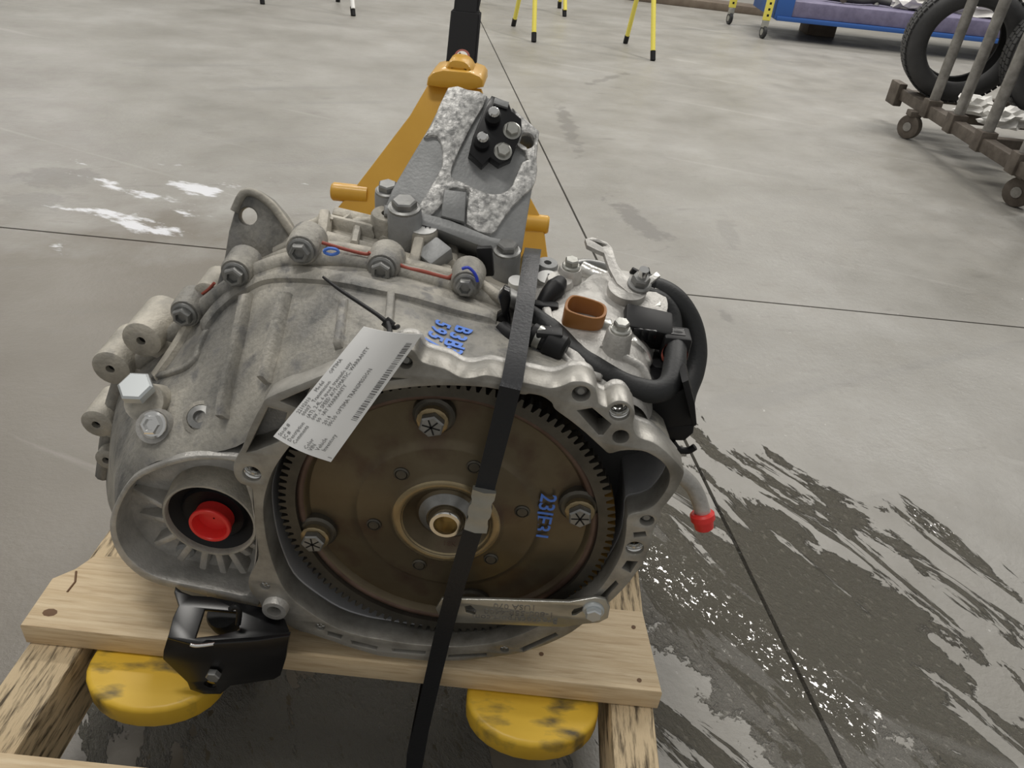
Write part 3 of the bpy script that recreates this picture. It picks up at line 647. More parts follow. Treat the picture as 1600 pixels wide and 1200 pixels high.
# ---- rear mount casting
MP = P3(P(610,325,.765), P(815,388,.765), P(705,140,.86))
mo = plate('mount_casting', [(700,138),(730,141),(762,150),(800,168),(843,206),(838,262),(826,330),(816,392),(785,392),(735,366),(690,346),(640,332),(602,322),(612,296),(645,240),(672,195)], MP, .05, 'castgrey', tr, circles=[(822,222,.0085)], bevel=.004, label='large cast aluminium gearbox mount with rough textured face')
plate('rough_face', [(700,139),(730,142),(761,152),(742,190),(722,228),(707,262),(706,278),(726,288),(756,302),(782,304),(800,290),(815,255),(838,252),(836,285),(826,300),(800,325),(782,350),(767,368),(728,352),(732,304),(722,298),(703,297),(693,318),(672,340),(650,334),(655,322),(690,262),(687,222),(676,214),(662,216),(676,194)], MP, .012, 'castrough', mo, bevel=.003, sm=2, raise_=.005)
plate('rough_face', [(800,170),(842,207),(836,262),(822,250),(818,236),(806,228),(812,205)], MP, .012, 'castrough', mo, circles=[(822,222,.0085)], bevel=.003, raise_=.005)
plate('mount_foot', [(600,322),(640,330),(700,345),(765,372),(790,377),(806,381),(804,398),(786,400),(740,385),(690,365),(640,350),(600,338)], MP, .055, 'castgrey', mo, bevel=.004, raise_=.008)
plate('rib_face', [(693,300),(728,304),(725,352),(688,342)], MP, .02, 'castgrey', mo, bevel=.003, raise_=.010)
bp_ = plate('black_pad', [(766,158),(792,168),(797,182),(812,194),(812,216),(797,255),(778,264),(764,254),(752,266),(731,247),(737,222),(756,176)], MP, .016, 'blackpaint', mo, bevel=.002, raise_=.014, label='black bolted bracket pad')
for (x, y) in ((767,193),(750,231)):
    lathe('stud', [(.0085,.014),(.0085,.022),(.006,.024)], MP.hit(x,y+2), MP.n, 'black', bp_, 16); lathe('stud_end', [(.006,.02),(.006,.028),(.004,.030)], MP.hit(x,y), MP.n, 'chrome', bp_, 14)
for (x, y) in ((797,213),(783,245)): bolt('pad_bolt', MP.hit(x, y) + MP.n*.013, MP.n, .0075, .008, 'zinc', bp_, True)
plate('pad_clip', [(770,164),(792,171),(790,180),(768,173)], MP, .01, 'castgrey', bp_, bevel=.001, raise_=.018)
for (x, y, Y, r, h) in ((632,326,.752,.0175,.045),(792,393,.752,.0150,.045),(606,300,.79,.014,.04)):
    p = P(x, y, Y); lathe('foot_boss', [(r*1.1,-h),(r,-.002),(r*.95,0)], p, (.0,-.2,1), 'castgrey', mo, 24)
    bolt('mount_bolt', p, (0,-.2,1), r*.74, .0105, 'steel', mo, True)

# ---- valve-body side (right)
V1 = sec([(1020,700),(1012,655),(990,632),(940,622),(880,608),(820,600)], .575)
V2 = sec([(1020,690),(1018,620),(1000,585),(945,565),(880,560),(820,560)], .60)
V3 = sec([(1022,680),(1020,590),(990,540),(940,522),(880,520),(815,520)], .635)
V4 = sec([(1040,660),(1038,560),(1010,500),(960,470),(890,460),(815,465)], .70)
V5 = sec([(1060,640),(1056,540),(1020,470),(970,440),(900,428),(830,432)], .76)
V6 = sec([(1050,640),(1046,540),(1014,470),(965,436),(900,420),(835,424)], .80)
vb = loft('valve_housing', [V1, V2, V3, V4, V5, V6], 'castlight', tr, 5, close=False, label='bright cast valve housing carrying hoses and connectors')
# brown connector
cz = P(910, 515, .655).z
up = Vector((.04,-.22,1)).normalized(); CPn = Plane(P(908,512,.655), (1,-.25,0), up)
rim = [(-.024,-.006),(-.016,-.013),(.012,-.013),(.024,-.006),(.024,.007),(.014,.014),(-.016,.014),(-.024,.007)]
rim = [(a*.80, b_*1.0) for a, b_ in rim]
rim_s = [tuple(v)[:2] for v in catmull([(a,b_,0) for a,b_ in rim], 3)]
bcn = fin('brown_connector', flat(rim_s, [expand(rim_s,.86)], CPn.m @ Matrix.Translation((0,0,.026)), .04, .0008), 'brown', vb, 35, 'tan brown oval electrical connector socket')
fin('connector_floor', flat(expand(rim_s,.88), [], CPn.m @ Matrix.Translation((0,0,.002)), .006, 0), 'brown', bcn, 0)
fin('connector_collar', flat(expand(rim_s,1.12), [expand(rim_s,.9)], CPn.m @ Matrix.Translation((0,0,-.002)), .012, .001), 'brown', bcn, 35)
# bosses and bolts on top
bpy.context.view_layer.update()
for (x, y, r, h, bolted) in ((962,545,.0118,.022,True),(888,440,.012,.018,True),(1018,500,.010,.012,True),(873,448,.014,.010,False),(1030,560,.012,.010,False),(1000,470,.010,.008,False)):
    p, _n = surf(x, y, vb); ax_ = Vector((.02,-.15,1)).normalized(); t_ = p + ax_*h
    lathe('housing_boss', [(r*1.3,-h-.02),(r*1.02,-.003),(r*.9,0)], t_, ax_, 'castlight', vb, 20)
    if bolted: bolt('housing_bolt', t_, ax_, r*.62, .010, 'zinc', vb, True)
srib('housing_rib', [(872,535),(880,560),(905,578),(940,592)], .006, .006, 'castlight', vb, ob=vb)
srib('housing_rib', [(940,540),(975,560),(1000,575),(1012,600)], .006, .005, 'castlight', vb, ob=vb)
srib('housing_rib', [(850,470),(858,500),(868,525)], .008, .005, 'castlight', vb, ob=vb)
srib('housing_rib', [(985,530),(1005,548),(1015,570)], .008, .004, 'bright', vb, ob=vb)
lathe('connector_seat', [(.030,-.012),(.030,.004),(.026,.006)], CPn.o, CPn.n, 'castlight', vb, 28, ell=1.1)
box('terminal_clip', P(945,512,.652) - Vector((.006,.006,.008)), P(945,512,.652) + Vector((.006,.006,.008)), 'zinc', vb, .002)
# range switch disc, lever
DP = Plane(P(985,462,.72), (1,0,0), (.05,-.22,1))
lathe('switch_disc', [(.045,-.02),(.045,.003),(.035,.006),(.02,.007),(.02,.016)], P(975,468,.715), (.05,-.22,1), 'castlight', vb, 36)
lathe('switch_plate', [(.052,-.02),(.052,-.006)], P(968,472,.71), (.05,-.22,1), 'castlight', vb, 36)
LV = Plane(P(985,450,.725), (1,0,0), (.05,-.35,1))
lev = plate('shift_lever', [(911,386),(922,383),(945,391),(953,400),(960,424),(970,440),(985,449),(1003,455),(1006,466),(996,474),(978,470),(960,455),(948,432),(940,408),(930,404),(914,396)], LV, .006, 'castlight', vb, holes=[[(921,388),(932,388),(944,396),(938,398)]], bevel=.001, raise_=.012, label='silver selector lever arm')
plate('lever_tab', [(1000,455),(1020,441),(1026,447),(1010,460)], LV, .005, 'bright', lev, bevel=.001, raise_=.016)
bolt('lever_nut', LV.hit(994,458) + LV.n*.012, LV.n, .0095, .012, 'steel', lev, True)
lathe('lever_stud', [(.005,.02),(.005,.034)], LV.hit(994,458), LV.n, 'chrome', lev, 14)
# black multi-pin connector
KB = P(1006, 514, .672)
k = box('black_connector', KB + Vector((-.022,-.014,-.012)), KB + Vector((.026,.018,.014)), 'black', vb, .003, rot=Matrix.Rotation(.12,3,'Y') @ Matrix.Rotation(.3,3,'X'), label='black rectangular multi-pin connector')
for i in range(3): box('connector_slot', P(996+i*11, 521+i*1.5, .656) - Vector((.0045,.002,.006)), P(996+i*11, 521+i*1.5, .656) + Vector((.0045,.002,.006)), 'blackpaint', k, .001)
box('black_bracket', P(1000,535,.70) + Vector((-.02,-.01,-.03)), P(1000,535,.70) + Vector((.03,.02,.0)), 'black', vb, .003)
box('sensor_block', P(933,465,.74) + Vector((-.014,-.02,-.012)), P(933,465,.74) + Vector((.014,.02,.02)), 'black', vb, .003, rot=Matrix.Rotation(-.4,3,'Y'))
# hoses
tube('cooler_hose', [P(x,y,Y) for x,y,Y in ((800,470,.685),(830,492,.665),(862,515,.645),(895,548,.62),(935,577,.60),(980,602,.592),(1022,612,.59),(1046,600,.60),(1054,570,.625),(1056,540,.655),(1056,528,.665))], [.008,.0095,.010,.0105]+[.0108]*7, 'rubber', vb, 16, label='black rubber cooler hose curving across the housing')
tube('cooler_hose', [P(x,y,Y) for x,y,Y in ((1000,448,.745),(1030,452,.745),(1058,470,.74),(1080,505,.735),(1088,545,.725),(1084,580,.71),(1072,612,.69),(1066,640,.67))], .0118, 'rubber', vb, 16, label='thick black hose arching down the outer side')
tube('cooler_hose', [P(x,y,Y) for x,y,Y in ((1005,462,.73),(1030,470,.73),(1046,488,.725),(1050,510,.715),(1046,535,.70))], .0105, 'rubber', vb, 16, label='short inner black hose')
hp_ = P(1056, 530, .662); hc_ = box('hose_clip', hp_ - Vector((.0135,.013,.018)), hp_ + Vector((.0135,.013,.008)), 'black', vb, .003)
box('clip_slot', hp_ + Vector((-.007,-.006,.0075)), hp_ + Vector((.007,.006,.0086)), 'blackpaint', hc_, .0)
bm = bmesh.new(); bm_lathe(bm, [(.0124,-.003),(.0124,.003)], P(1054,555,.64), (0,-.5,.9), 16, False, False); fin('hose_mark', bm, 'sealant', vb)
for i, (x, y, Y) in enumerate(((988,432,.755),(1010,432,.755))): box('clamp_tab', P(x,y,Y) - Vector((.005,.003,.009)), P(x,y,Y) + Vector((.005,.003,.009)), 'black', vb, .001, rot=Matrix.Rotation(.4*(-1)**i,3,'Y'))
lathe('hose_clamp', [(.0135,-.008),(.0135,.008)], P(1008,447,.745), (1,0,-.1), 'black', vb, 20)
# sensor lead and connectors near the strap
cb = Vector((1,-.35,-.25)).normalized()
lathe('speed_sensor', [(.008,-.016),(.0105,-.014),(.0105,.0),(.013,.002),(.013,.018),(.010,.021)], P(852,532,.606), cb, 'black', vb, 14, label='black speed sensor plug')
lathe('sensor_band', [(.0112,-.009),(.0112,-.003)], P(852,532,.606), cb, 'zinc', vb, 16)
box('sensor_latch', P(858,524,.606) - Vector((.012,.008,.004)), P(858,524,.606) + Vector((.012,.008,.006)), 'black', vb, .002)
tube('sensor_lead', [P(x,y,Y) for x,y,Y in ((785,515,.635),(805,528,.618),(836,531,.612))], .0085, 'black', vb, 12)
plate('pipe_clamp', [(779,465),(788,452),(796,456),(798,470),(794,492),(799,512),(793,520),(783,518),(774,505),(776,495),(784,490)], YP(.645), .012, 'blackpaint', vb, bevel=.0015, label='black metal pipe clamp')
tube('metal_pipe', [P(x,y,Y) for x,y,Y in ((785,460,.675),(805,468,.668),(828,478,.66))], .009, 'steel', vb, 14)
tube('wire_clip', [P(x,y,Y) for x,y,Y in ((845,480,.68),(857,462,.69),(868,450,.70),(878,437,.71))], [.007,.009,.011,.006], 'black', vb, 10)
box('clip_foot', P(850,480,.675) - Vector((.014,.006,.005)), P(850,480,.675) + Vector((.014,.006,.005)), 'black', vb, .002)
lathe('white_cap', [(.012,-.02),(.012,0)], P(856,434,.735), (0,-.2,1), 'castlight', vb, 20)
lathe('paint_dot', [(.0115,0),(.0115,.0006)], P(856,433,.735), (0,-.2,1), 'white', vb, 20)
text('inspection_mark', '5', P(858,433,.735) + Vector((0,0,.001)), (1,0,0), (0,1,.2), .011, 'black', vb, .0002, 'CENTER')
lathe('paint_dot', [(.009,-.02),(.009,.0)], P(808,438,.72), (0,-.2,1), 'white', vb, 20)
tube('vent_pipe', [P(x,y,Y) for x,y,Y in ((884,430,.75),(893,416,.77),(912,411,.785),(935,414,.79),(955,420,.79))], .005, 'steel', vb, 10)
tube('sensor_arm', [P(908,420,.76), P(925,428,.755), P(945,436,.75)], .009, 'bright', vb, 10)
# lower black cover box beside the flange
LB = P(1050,640,.60)
lowb = plate('side_cover', [(1004,622),(1022,606),(1048,618),(1075,603),(1083,612),(1088,648),(1086,666),(1042,672),(1012,656)], YP(.60), .10, 'black', tr, bevel=.004, label='black plastic side cover below the hoses')
plate('cover_flange', [(1066,598),(1076,594),(1086,632),(1089,664),(1083,668),(1076,640)], YP(.585), .03, 'black', lowb, bevel=.001)
plate('cover_foot', [(1040,668),(1086,664),(1084,678),(1070,690),(1048,690),(1036,680)], YP(.60), .06, 'black', lowb, bevel=.003)
tube('cable_tie_tail', [P(x,y,.60) for x,y in ((1050,690),(1060,702),(1075,704),(1086,698))], .0035, 'black', lowb, 8)
box('cover_shelf', P(1035,585,.66) + Vector((-.03,-.02,-.05)), P(1035,585,.66) + Vector((.02,.03,.02)), 'black', lowb, .004)
# starter pocket inner shelf and oil return tube
tube('return_tube', [P(x,y,Y) for x,y,Y in ((1055,735,.60),(1078,755,.60),(1090,775,.598),(1098,800,.595),(1100,808,.594))], .0082, 'castlight', tr, 16, label='bent aluminium return tube')
ca = (P(1101,826,.59) - P(1097,800,.595)).normalized()
bm = bmesh.new(); bm_lathe(bm, [(.0105,-.002),(.0125,0),(.0125,.006),(.0105,.007),(.0095,.016),(.007,.018)], P(1097,803,.594), ca, 24); fin('tube_cap', bm, 'red', tr, 40, 'red plastic cap on the return tube')
for (x0,x1) in ((655,672),(705,722)): pass
# blue paint numbers on top of the case: sit on the loft surface
for body, (x, y), (x2, y2), sz in (('5951', (690,508), (673,536), .020), ('B3B', (722,517), (706,538), .022), ('132', (712,543), (704,556), .020)):
    a, n_ = surf(x, y); b_, _ = surf(x2, y2)
    for i, ch in enumerate(body):
        f_ = i/max(len(body)-1, 1); c_, n2 = surf(x + (x2-x)*f_, y + (y2-y)*f_)
        if n2.dot(CAM - c_) < 0: n2 = -n2
        r_dir = b_ - a; text('paint_digit', ch, c_ + n2*.0012, r_dir, n2.cross(r_dir), sz, 'bluepaint', case, .0003, 'CENTER', .0005)

# ---- black lower bracket
LBP = P3(P(275,918,.535), P(440,958,.535), P(262,995,.486))
lbk = plate('lower_bracket', [(274,916),(284,924),(300,930),(330,932),(440,955),(452,985),(452,996),(400,1003),(330,1008),(300,1006),(262,996),(270,965),(279,946),(272,925)], LBP, .006, 'blackpaint', tr, holes=[[(320,952),(372,956),(374,984),(340,992),(306,996)]], bevel=.001, label='glossy black steel bracket hanging below the housing')
LB2 = YP(.4865)
plate('bracket_lip', [(262,995),(300,1005),(330,1007),(400,1002),(452,994),(446,1030),(438,1056),(428,1062),(360,1072),(345,1085),(318,1085),(297,1078),(292,1066),(254,1030),(255,1018)], LB2, .006, 'blackpaint', lbk, bevel=.001, circles=[(328,1070,.006)])
bolt('bracket_bolt', LB2.hit(336,1050), -AX, .0075, .008, 'steel', lbk, False)
lathe('rubber_insulator', [(.016,0),(.018,.004),(.018,.02),(.012,.024)], P(348,958,.540), (0,.4,-1), 'rubber', lbk, 24)
tube('bracket_hook', [P(x,y,.508) for x,y in ((360,952),(368,948),(374,955),(372,975))], .003, 'black', lbk, 8)
tube('bracket_glint', [LBP.hit(x,y) + Vector((0,-.003,.001)) for x,y in ((300,1004),(312,1006),(345,1002),(375,999))], .0022, 'chrome', lbk, 8)  # bright tube standing in for the highlight along the bend

# ================================================================== STRAP, TAG, TIE
sa = P(833,389,.763)
stp = [Vector((-.06, .93, ZB - TB - SH)), Vector((-.05, .94, .20)), Vector((-.02, .945, .46)), Vector((sa.x, .80, sa.z - .02)), sa, P(831,399,.735), P(820,478,.638), P(809,545,.573), P(801,592,.5285), P(797,606,.5205), P(782,668,.5195), P(748,800,.5175), P(715,905,.515), P(690,1000,.5145), P(668,1095,.514)]
stp += [P(658,1140,.508), P(645,1215,.492), Vector((P(645,1215,.492).x, .50, ZB-TB-SH-.004)), Vector((-.06, .93, ZB-TB-SH-.004))]
bm = bmesh.new(); w_ = .0088; rows = []
for i, p in enumerate(stp):
    t = (stp[min(i+1,len(stp)-1)] - stp[max(i-1,0)]).normalized()
    s_ = Vector((1,0,0)); s_ = (s_ - t*s_.dot(t)).normalized(); n_ = s_.cross(t)
    rows.append([bm.verts.new(p + s_*a*w_ + n_*c*.0006) for a, c in ((-1,-1),(1,-1),(1,1),(-1,1))])
for a, b_ in zip(rows, rows[1:]):
    for k in range(4): bm.faces.new((a[k], a[(k+1)%4], b_[(k+1)%4], b_[k]))
bm.faces.new(rows[0]); bm.faces.new(rows[-1])
strap = fin('steel_strap', bm, 'strap', None, 30); tag(strap, 'black steel strapping band pulled tight over the transmission and pallet', 'strap')
s0, s1 = P(757,766,.5155), P(743,828,.5145); t = (s1-s0); n_ = Vector((0,-1,0))
sx = t.normalized().cross(n_).normalized()
bm = bmesh.new(); rows = []
for i in range(13):
    f_ = i/12; wv = .0105 - (.0014 if i in (3,4,8,9) else 0); c_ = s0 + t*f_
    rows.append([bm.verts.new(c_ + sx*a*wv + n_*d) for a, d in ((-1,-.004),(1,-.004),(1,.002),(0,.0032 + (.001 if i % 4 == 0 else 0)),(-1,.002))])
for a, b_ in zip(rows, rows[1:]):
    for k in range(5): bm.faces.new((a[k], a[(k+1)%5], b_[(k+1)%5], b_[k]))
bm.faces.new(rows[0]); bm.faces.new(rows[-1]); fin('strap_seal', bm, 'zinc', strap, 30, 'crimped galvanised strap seal')

# tag: a curled card hanging in front of the flange
def tagpt(a, b_):
    """a along the long side (0 bottom .. 1 top), b across (0 upper-left edge .. 1 lower-right edge)"""
    q0 = P(427,682,.508); q1 = P(568,510,.535); q2 = P(660,522,.526); q3 = P(517,722,.500)
    p = q0*(1-a)*(1-b_) + q1*a*(1-b_) + q2*a*b_ + q3*(1-a)*b_
    nn = (q1-q0).cross(q3-q0).normalized()
    if nn.y > 0: nn = -nn
    return p + nn*(.010*math.sin(math.pi*b_)*(.35 + .65*abs(a-.35)))*(1 if a > .3 else .8), nn
bm = bmesh.new(); na, nb = 16, 10; gr = [[], []]
for sd in (0, 1):
    for i in range(na+1):
        row = []
        for j in range(nb+1):
            p, nn = tagpt(i/na, j/nb); row.append(bm.verts.new(p - nn*.0005*sd))
        gr[sd].append(row)
for i in range(na):
    for j in range(nb):
        for sd in (0, 1): bm.faces.new((gr[sd][i][j], gr[sd][i+1][j], gr[sd][i+1][j+1], gr[sd][i][j+1]))
edge = [(i,0) for i in range(na)] + [(na,j) for j in range(nb)] + [(i,nb) for i in range(na,0,-1)] + [(0,j) for j in range(nb,0,-1)]
for k in range(len(edge)):
    (i,j), (i2,j2) = edge[k], edge[(k+1) % len(edge)]; bm.faces.new((gr[0][i][j], gr[0][i2][j2], gr[1][i2][j2], gr[1][i][j]))
card = fin('paper_tag', bm, 'paper', None, 50); tag(card, 'white printed stock tag tied to the transmission case with a cable tie', 'tag')
lines = [(.07, [(.03,'Stock #'),(.24,'22102010'),(.44,'Model'),(.60,'OPTIMA')]), (.16, [(.03,'IC #'),(.24,'00007'),(.36,'Transmission')]), (.25, [(.03,'Description'),(.24,'(AT), 2.4L, 6 speed, transaxle assy')]), (.34, [(.03,'Comments'),(.24,'00K, 6 SPEED AUTOMATIC, WARRANTY')]), (.43, [(.24,'00 DAY WARRANTY')]),
         (.54, [(.03,'Color'),(.24,'2014')]), (.62, [(.03,'VIN'),(.24,'00000 OPTIMA TRANSMISSION')]), (.71, [(.05,'Vehicle')]), (.80, [(.06,'Inventory')]), (.95, [(.02,'1')])]
L0 = (tagpt(1,.5)[0] - tagpt(0,.5)[0]).length
def onto_tag(me_obj): pass
def tag_text(body, a, b_, size):
    cu = bpy.data.curves.new('t', 'FONT'); cu.body = body; cu.size = size; cu.align_y = 'CENTER'; cu.resolution_u = 1; cu.offset = .00004
    t_ = link(bpy.data.objects.new('t', cu)); dg = bpy.context.evaluated_depsgraph_get(); me = bpy.data.meshes.new_from_object(t_.evaluated_get(dg))
    bpy.data.objects.remove(t_); bpy.data.curves.remove(cu)
    Wd = (tagpt(.5,1)[0] - tagpt(.5,0)[0]).length
    for v in me.vertices:
        p, nn = tagpt(a + v.co.x/L0, b_ - v.co.y/Wd); v.co = p + nn*.0004
    fin('printed_text', me, 'ink', card, 0)
for b_, items in lines:
    for a, body in items: tag_text(body, a, b_, .0047)
bm = bmesh.new(); random.seed(3); a = .33
while a < .93:
    w_ = random.choice((.004,.004,.007,.010)); q = [tagpt(aa, bb) for aa, bb in ((a,.86),(a+w_,.86),(a+w_,.95),(a,.95))]
    bm.faces.new([bm.verts.new(p + nn*.0005) for p, nn in q]); a += w_ + random.choice((.004,.006,.009))
bc_ = fin('barcode', bm, 'ink', card, 0); bc_['kind'] = 'stuff'
tie = tube('cable_tie', [P(505,433,.640), P(530,452,.618), P(560,472,.594), P(590,492,.570), P(606,505,.56)], [.0012,.0017,.0018,.0018,.0022], 'black', None, 8)
tag(tie, 'thin black cable tie looped through the white tag', 'cable tie')
lathe('tie_head', [(.0045,-.004),(.0045,.004)], P(607,506,.558), (1,-.3,-.6), 'black', tie, 8)
tube('tie_loop', [P(606,505,.555), P(609,518,.543), P(606,532,.530), P(606,546,.523)], .0023, 'black', tie, 8)
tube('tie_loop', [P(609,505,.556), P(616,512,.557), P(622,510,.566)], .002, 'black', tie, 8)
# ---- oil pan under the case, standing on the second board
box('oil_pan', (-.30, .655, ZB + .0015), (.10, .86, .42), 'castgrey', tr, .02, 3)
box('lower_case', (-.34, .645, .30), (.06, .70, .50), 'castgrey', tr, .02, 3)

# ================================================================== BACKGROUND
def wall(name, lo, hi):
    o = box(name, lo, hi, 'wallp', None, 0); o['kind'] = 'structure'; o['label'] = 'pale grey workshop wall'; o['category'] = 'wall'; return o
M['wallp'] = mat('pale_wall_paint', (.62,.62,.60), .7)
wall('wall_back', (-11.5, 15.6, 0), (11.5, 15.8, 4.6)); wall('wall_left', (-11.7, -2.5, 0), (-11.5, 15.8, 4.6)); wall('wall_right', (11.5, -2.5, 0), (11.7, 15.8, 4.6))

def sawhorse(a1, a2, b1, b2, name, label, m_, group=None, r=.016, top=.74):
    a1, a2, b1, b2 = [G(*q) for q in (a1, a2, b1, b2)]
    o = root(name, (a1+a2+b1+b2)/4, label, 'sawhorse', group); c_ = (a1+a2+b1+b2)/4
    ta, tb = (a1+a2)/2, (b1+b2)/2
    ta = ta + (c_-ta)*.06; tb = tb + (c_-tb)*.06; ta.z = tb.z = top
    for f_, t_ in ((a1, ta), (a2, ta), (b1, tb), (b2, tb)):
        d = (t_-f_).normalized(); k_ = (t_-f_)*.0
        lg = tube('leg', [f_ + d*.05, t_ + (f_-t_)*.04], r, m_, o, 14, 0)
        lathe('rubber_foot', [(r*1.12, 0), (r*1.12, .06), (r*.9, .062)], f_ + Vector((0,0,.003)), d, 'black', lg, 14)
    e = (tb-ta).normalized(); tube('top_rail', [ta - e*.08, tb + e*.08], r*1.5, m_, o, 14, 0)
    for u_, v_ in ((a1, a2), (b1, b2)):
        h1, h2 = u_.lerp((ta if u_ is a1 else tb), .55), v_.lerp((ta if u_ is a1 else tb), .55); tube('brace', [h1, h2], r*.7, m_, o, 10, 0)
    return o
sawhorse((834,66), (802,41), (1020,95), (977,68), 'sawhorse', 'bright yellow tube sawhorse with black feet closest to the pallet jack', 'legyellow')
sawhorse((882,26), (874,13), (1052,50), (1046,34), 'sawhorse', 'x', 'legyellow') if False else None
q1, q2 = G(882,26), G(874,13)
sh2 = root('work_stand', q1.lerp(q2,.5), 'yellow folding work stand with black feet standing behind the sawhorse', 'work stand')
for f_, sx_ in ((q1, 0), (q2, 0), (q1 + Vector((-.75,.1,0)), 0), (q2 + Vector((-.75,.1,0)), 0)):
    t_ = Vector((q1.x - .1 if f_.x > -.2 else q1.x - .65, (q1.y+q2.y)/2, .75))
    lg = tube('leg', [f_ + Vector((0,0,.05)), t_], .016, 'legyellow', sh2, 12, 0); lathe('rubber_foot', [(.018,0),(.018,.055)], f_ + Vector((0,0,.002)), t_ - f_, 'black', lg, 12)
tube('top_rail', [Vector((q1.x - .75, (q1.y+q2.y)/2, .75)), Vector((q1.x, (q1.y+q2.y)/2, .75))], .022, 'legyellow', sh2, 12, 0)
w1_, w2_ = G(552,25), G(528,3)
sh3 = root('folding_stand', w1_.lerp(w2_,.5), 'white tube folding stand with black feet beyond the pallet jack', 'folding stand')
for f_, m_ in ((w1_, 'white'), (w2_, 'black'), (w1_ + Vector((-.7,.1,0)), 'white'), (w2_ + Vector((-.7,.1,0)), 'black')):
    t_ = (w1_ + w2_)/2 + Vector((-.05 if f_.x > -1.8 else -.65, 0, .75))
    if f_ is w1_ or f_ is w2_: t_.x = (w1_.x+w2_.x)/2 - .0
    lg = tube('leg', [f_ + Vector((0,0,.05)), t_], .015, m_, sh3, 12, 0); lathe('rubber_foot', [(.018,0),(.018,.06)], f_ + Vector((0,0,.002)), t_ - f_, 'black', lg, 12)
tube('top_rail', [(w1_+w2_)/2 + Vector((-.72,.05,.75)), (w1_+w2_)/2 + Vector((.05,0,.75))], .022, 'white', sh3, 12, 0)

# low purple platform with blue edge
pf = root('lift_platform', (3.9, 7.5, 0), 'low faded purple steel platform with a blue lower edge', 'platform')
box('deck', (1.86, 7.1, .185), (6.2, 7.95, .305), 'purple', pf, .01)
box('edge_channel', (1.86, 7.08, .150), (6.2, 7.95, .185), 'blue', pf, .005)
box('end_plate', (1.84, 7.09, .16), (1.98, 7.93, .40), 'blue', pf, .005)
for x in (2.3, 4.0, 5.8): box('support_block', (x, 7.62, 0), (x + .25, 7.9, .15), 'timber', pf, .005)
# yellow rolling stand with perforated legs
rs = root('rolling_stand', (1.72, 7.45, 0), 'yellow perforated-leg rolling stand on castors in front of the platform', 'rolling stand')
for (x, y) in ((1190,60), (1138,38)):
    g = G(x, y)
    lg = box('leg', (g.x - .03, g.y - .02, .14), (g.x + .03, g.y + .02, .9), 'legyellow', rs, .004)
    for k in range(9): box('leg_hole', (g.x - .009, g.y - .0205, .17 + k*.045), (g.x + .009, g.y - .0195, .188 + k*.045), 'black', lg, 0)
    ca_ = lathe('castor_wheel', [(.045,-.014),(.05,-.010),(.05,.010),(.045,.014)], (g.x, g.y, .0505), (1,.2,0), 'rubber', rs, 20); lathe('wheel_hub', [(.026,-.016),(.026,.016)], (g.x, g.y, .0505), (1,.2,0), 'zinc', ca_, 14)
    box('castor_fork', (g.x - .026, g.y - .02, .085), (g.x + .026, g.y + .02, .14), 'zinc', rs, .004)
ga, gb = G(1190,60), G(1138,38)
tube('frame_rail', [(ga.x, ga.y, .85), (gb.x, gb.y, .85)], .022, 'legyellow', rs, 12, 0)
# brown timber lying on the floor
for k, (x0, x1, y0, y1, h_, lb) in enumerate(((.75, 1.62, 8.75, 9.05, .07, 'dark brown timber board lying on the floor by the rolling stand'),)):
    o = box('timber_board', (x0, y0, 0), (x1 + .6, y1, h_), 'timber', None, .006, rot=Matrix.Rotation(-.12,3,'Z')); tag(o, lb, 'board')

# crumpled things
def crumple(name, c, sx_, sy_, sz_, m_, label, cat, seed, n=3, group=None, parent=None):
    random.seed(seed); bm = bmesh.new(); bmesh.ops.create_icosphere(bm, subdivisions=n, radius=1)
    for v in bm.verts:
        k_ = 1 + random.uniform(-.28, .3); v.co = Vector((c[0] + v.co.x*sx_*k_, c[1] + v.co.y*sy_*k_, max(c[2] + v.co.z*sz_*k_, c[2] - sz_*.64)))
    o = fin(name, bm, m_, parent, 20); tag(o, label, cat, group); return o
crumple('plastic_sheet', (3.08, 7.45, .372), .19, .2, .10, 'rag', 'crumpled white plastic sheet on the purple platform beside dark parts', 'plastic sheet', 4)
crumple('plastic_sheet', (3.75, 7.5, .384), .3, .22, .12, 'rag', 'crumpled white plastic sheet on the purple platform behind the tyres', 'plastic sheet', 5)
pt = root('suspension_part', (2.55, 7.4, .305), 'dark grey steel suspension part lying on the purple platform', 'car part')
tube('control_arm', [(2.28,7.35,.335),(2.42,7.3,.345),(2.58,7.32,.34),(2.72,7.4,.35),(2.85,7.36,.34)], [.02,.032,.026,.034,.022], 'tyre', pt, 10)
lathe('bushing', [(.02,-.03),(.034,-.028),(.034,.028),(.02,.03)], (2.42,7.3,.345), (0,1,0), 'rusty', pt, 16)
lathe('ball_joint', [(.03,-.03),(.026,0),(.010,.01),(.010,.05)], (2.74,7.4,.345), (0,0,1), 'zinc', pt, 16)
tube('link_rod', [(2.35,7.45,.33),(2.6,7.5,.33),(2.8,7.46,.335)], .013, 'zinc', pt, 10)

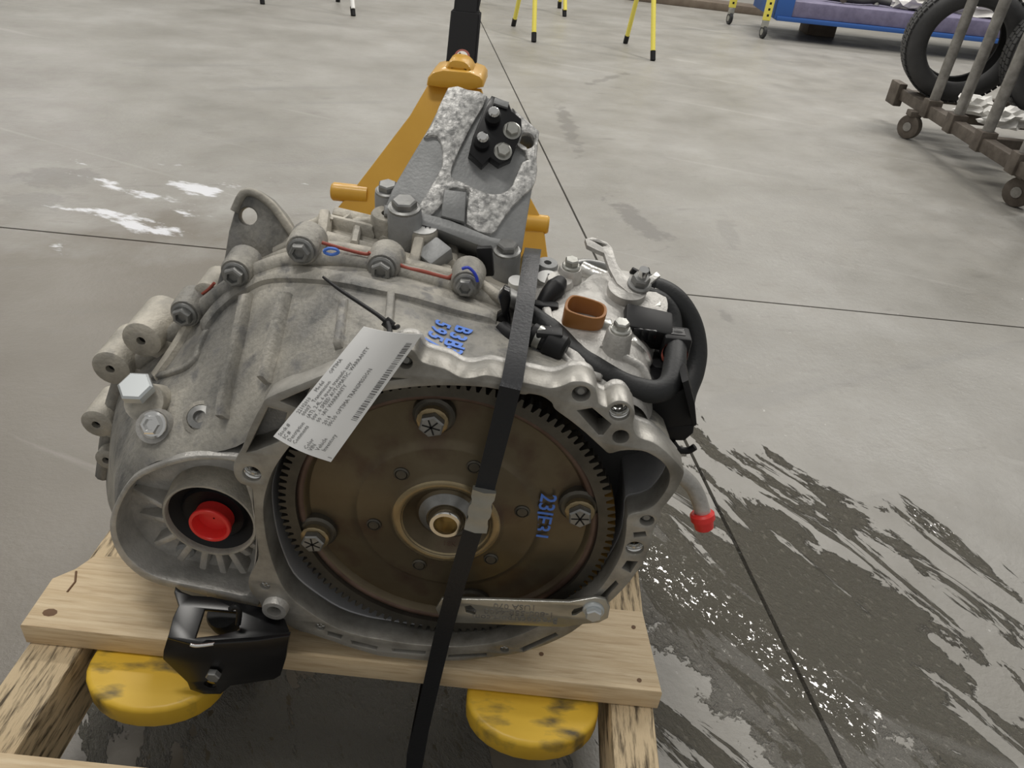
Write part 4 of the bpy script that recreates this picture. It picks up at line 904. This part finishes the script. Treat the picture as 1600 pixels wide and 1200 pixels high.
# tyre cart
ct = root('tyre_cart', (2.3, 3.75, 0), 'rusty steel tyre cart with upright posts and castors', 'cart')
Xr = 1.92
for y0, y1 in ((2.75, 4.42),):
    box('side_rail', (Xr - .025, y0, .135), (Xr + .03, y1, .19), 'rusty', ct, .004); box('side_rail', (Xr + .62, y0, .135), (Xr + .675, y1, .19), 'rusty', ct, .004)
for y in (4.39, 3.95, 3.5, 3.05, 2.78): box('cross_bar', (Xr + .03, y - .025, .14), (Xr + .62, y + .025, .185), 'rusty', ct, .003)
for y in (4.36, 4.04, 3.76, 3.47, 3.15, 2.85):
    if y < 4.3: tube('post', [(Xr - .0, y, .15), (Xr + .005, y - .01, 1.05)], .024, 'greysteel', ct, 14, 0); box('post_socket', (Xr - .036, y - .035, .13), (Xr + .034, y + .035, .215), 'rusty', ct, .004)
    if y < 3.6: tube('post', [(Xr + .645, y, .15), (Xr + .65, y, 1.05)], .024, 'greysteel', ct, 14, 0)
box('end_lug', (Xr - .045, 4.38, .10), (Xr + .0, 4.5, .215), 'rusty', ct, .006)
for (x, y) in ((1.885, 4.12), (1.965, 3.15), (2.55, 4.12), (2.55, 3.15)):
    wv = lathe('castor_wheel', [(.05,-.02),(.058,-.017),(.06,-.006),(.06,.006),(.058,.017),(.05,.02)], (x, y, .0605), (1,.7,0), 'rusty', ct, 24); lathe('wheel_hub', [(.022,-.024),(.022,.024)], (x, y, .0605), (1,.7,0), 'greysteel', wv, 14)
    box('castor_fork', (x - .03, y - .03, .112), (x + .03, y + .03, .14), 'rusty', ct, .004)
def tyre(c, axis, R_, w_, label):
    prof_ = [(.64,-.36),(.66,-.44),(.72,-.5),(.84,-.52),(.93,-.47),(.985,-.38),(1.0,-.2),(1.0,.2),(.985,.38),(.93,.47),(.84,.52),(.72,.5),(.66,.44),(.64,.36),(.66,.34),(.74,.40),(.88,.38),(.93,.2),(.93,-.2),(.88,-.38),(.74,-.40),(.66,-.34),(.64,-.36)]
    o = root('tyre', (c[0], c[1], c[2] - R_), label, 'tyre', None)
    bm = bmesh.new(); bm_lathe(bm, [(a*R_, b_*w_) for a, b_ in prof_], c, axis, 56, False, False); fin('carcass', bm, 'tyre', o, 40)
    u, v, a_ = frame_of(axis); nb_ = 60
    for k in (-.27, 0, .27):
        bm = bmesh.new()
        for i in range(nb_):
            an = 2*math.pi*(i + k)/nb_; rd = u*math.cos(an) + v*math.sin(an); tg = a_.cross(rd)
            bm_box(bm, Vector(c) + rd*R_*1.005 + a_*k*w_, tg*R_*.042, a_*w_*.11, rd*R_*.012)
        t_ = fin('tread_blocks', bm, 'tyre', o, 0); t_['kind'] = 'stuff'
    return o
tyre((2.055, 4.25, .455), (.22,1,.04), .268, .19, 'worn black tyre standing upright at the far end of the cart')
tyre((2.42, 3.93, .47), (.25,1,-.03), .278, .2, 'black tyre standing in the middle of the cart behind the posts')
tyre((2.30, 3.42, .475), (.35,1,.0), .282, .21, 'black tyre nearest the pallet jack on the cart')
crumple('rag', (2.07, 3.93, .226), .09, .08, .05, 'rag', 'white crumpled rag by the far tyre on the cart', 'rag', 8)
crumple('rag', (2.10, 3.70, .226), .10, .07, .05, 'rag', 'white crumpled rag between two posts of the cart', 'rag', 9)
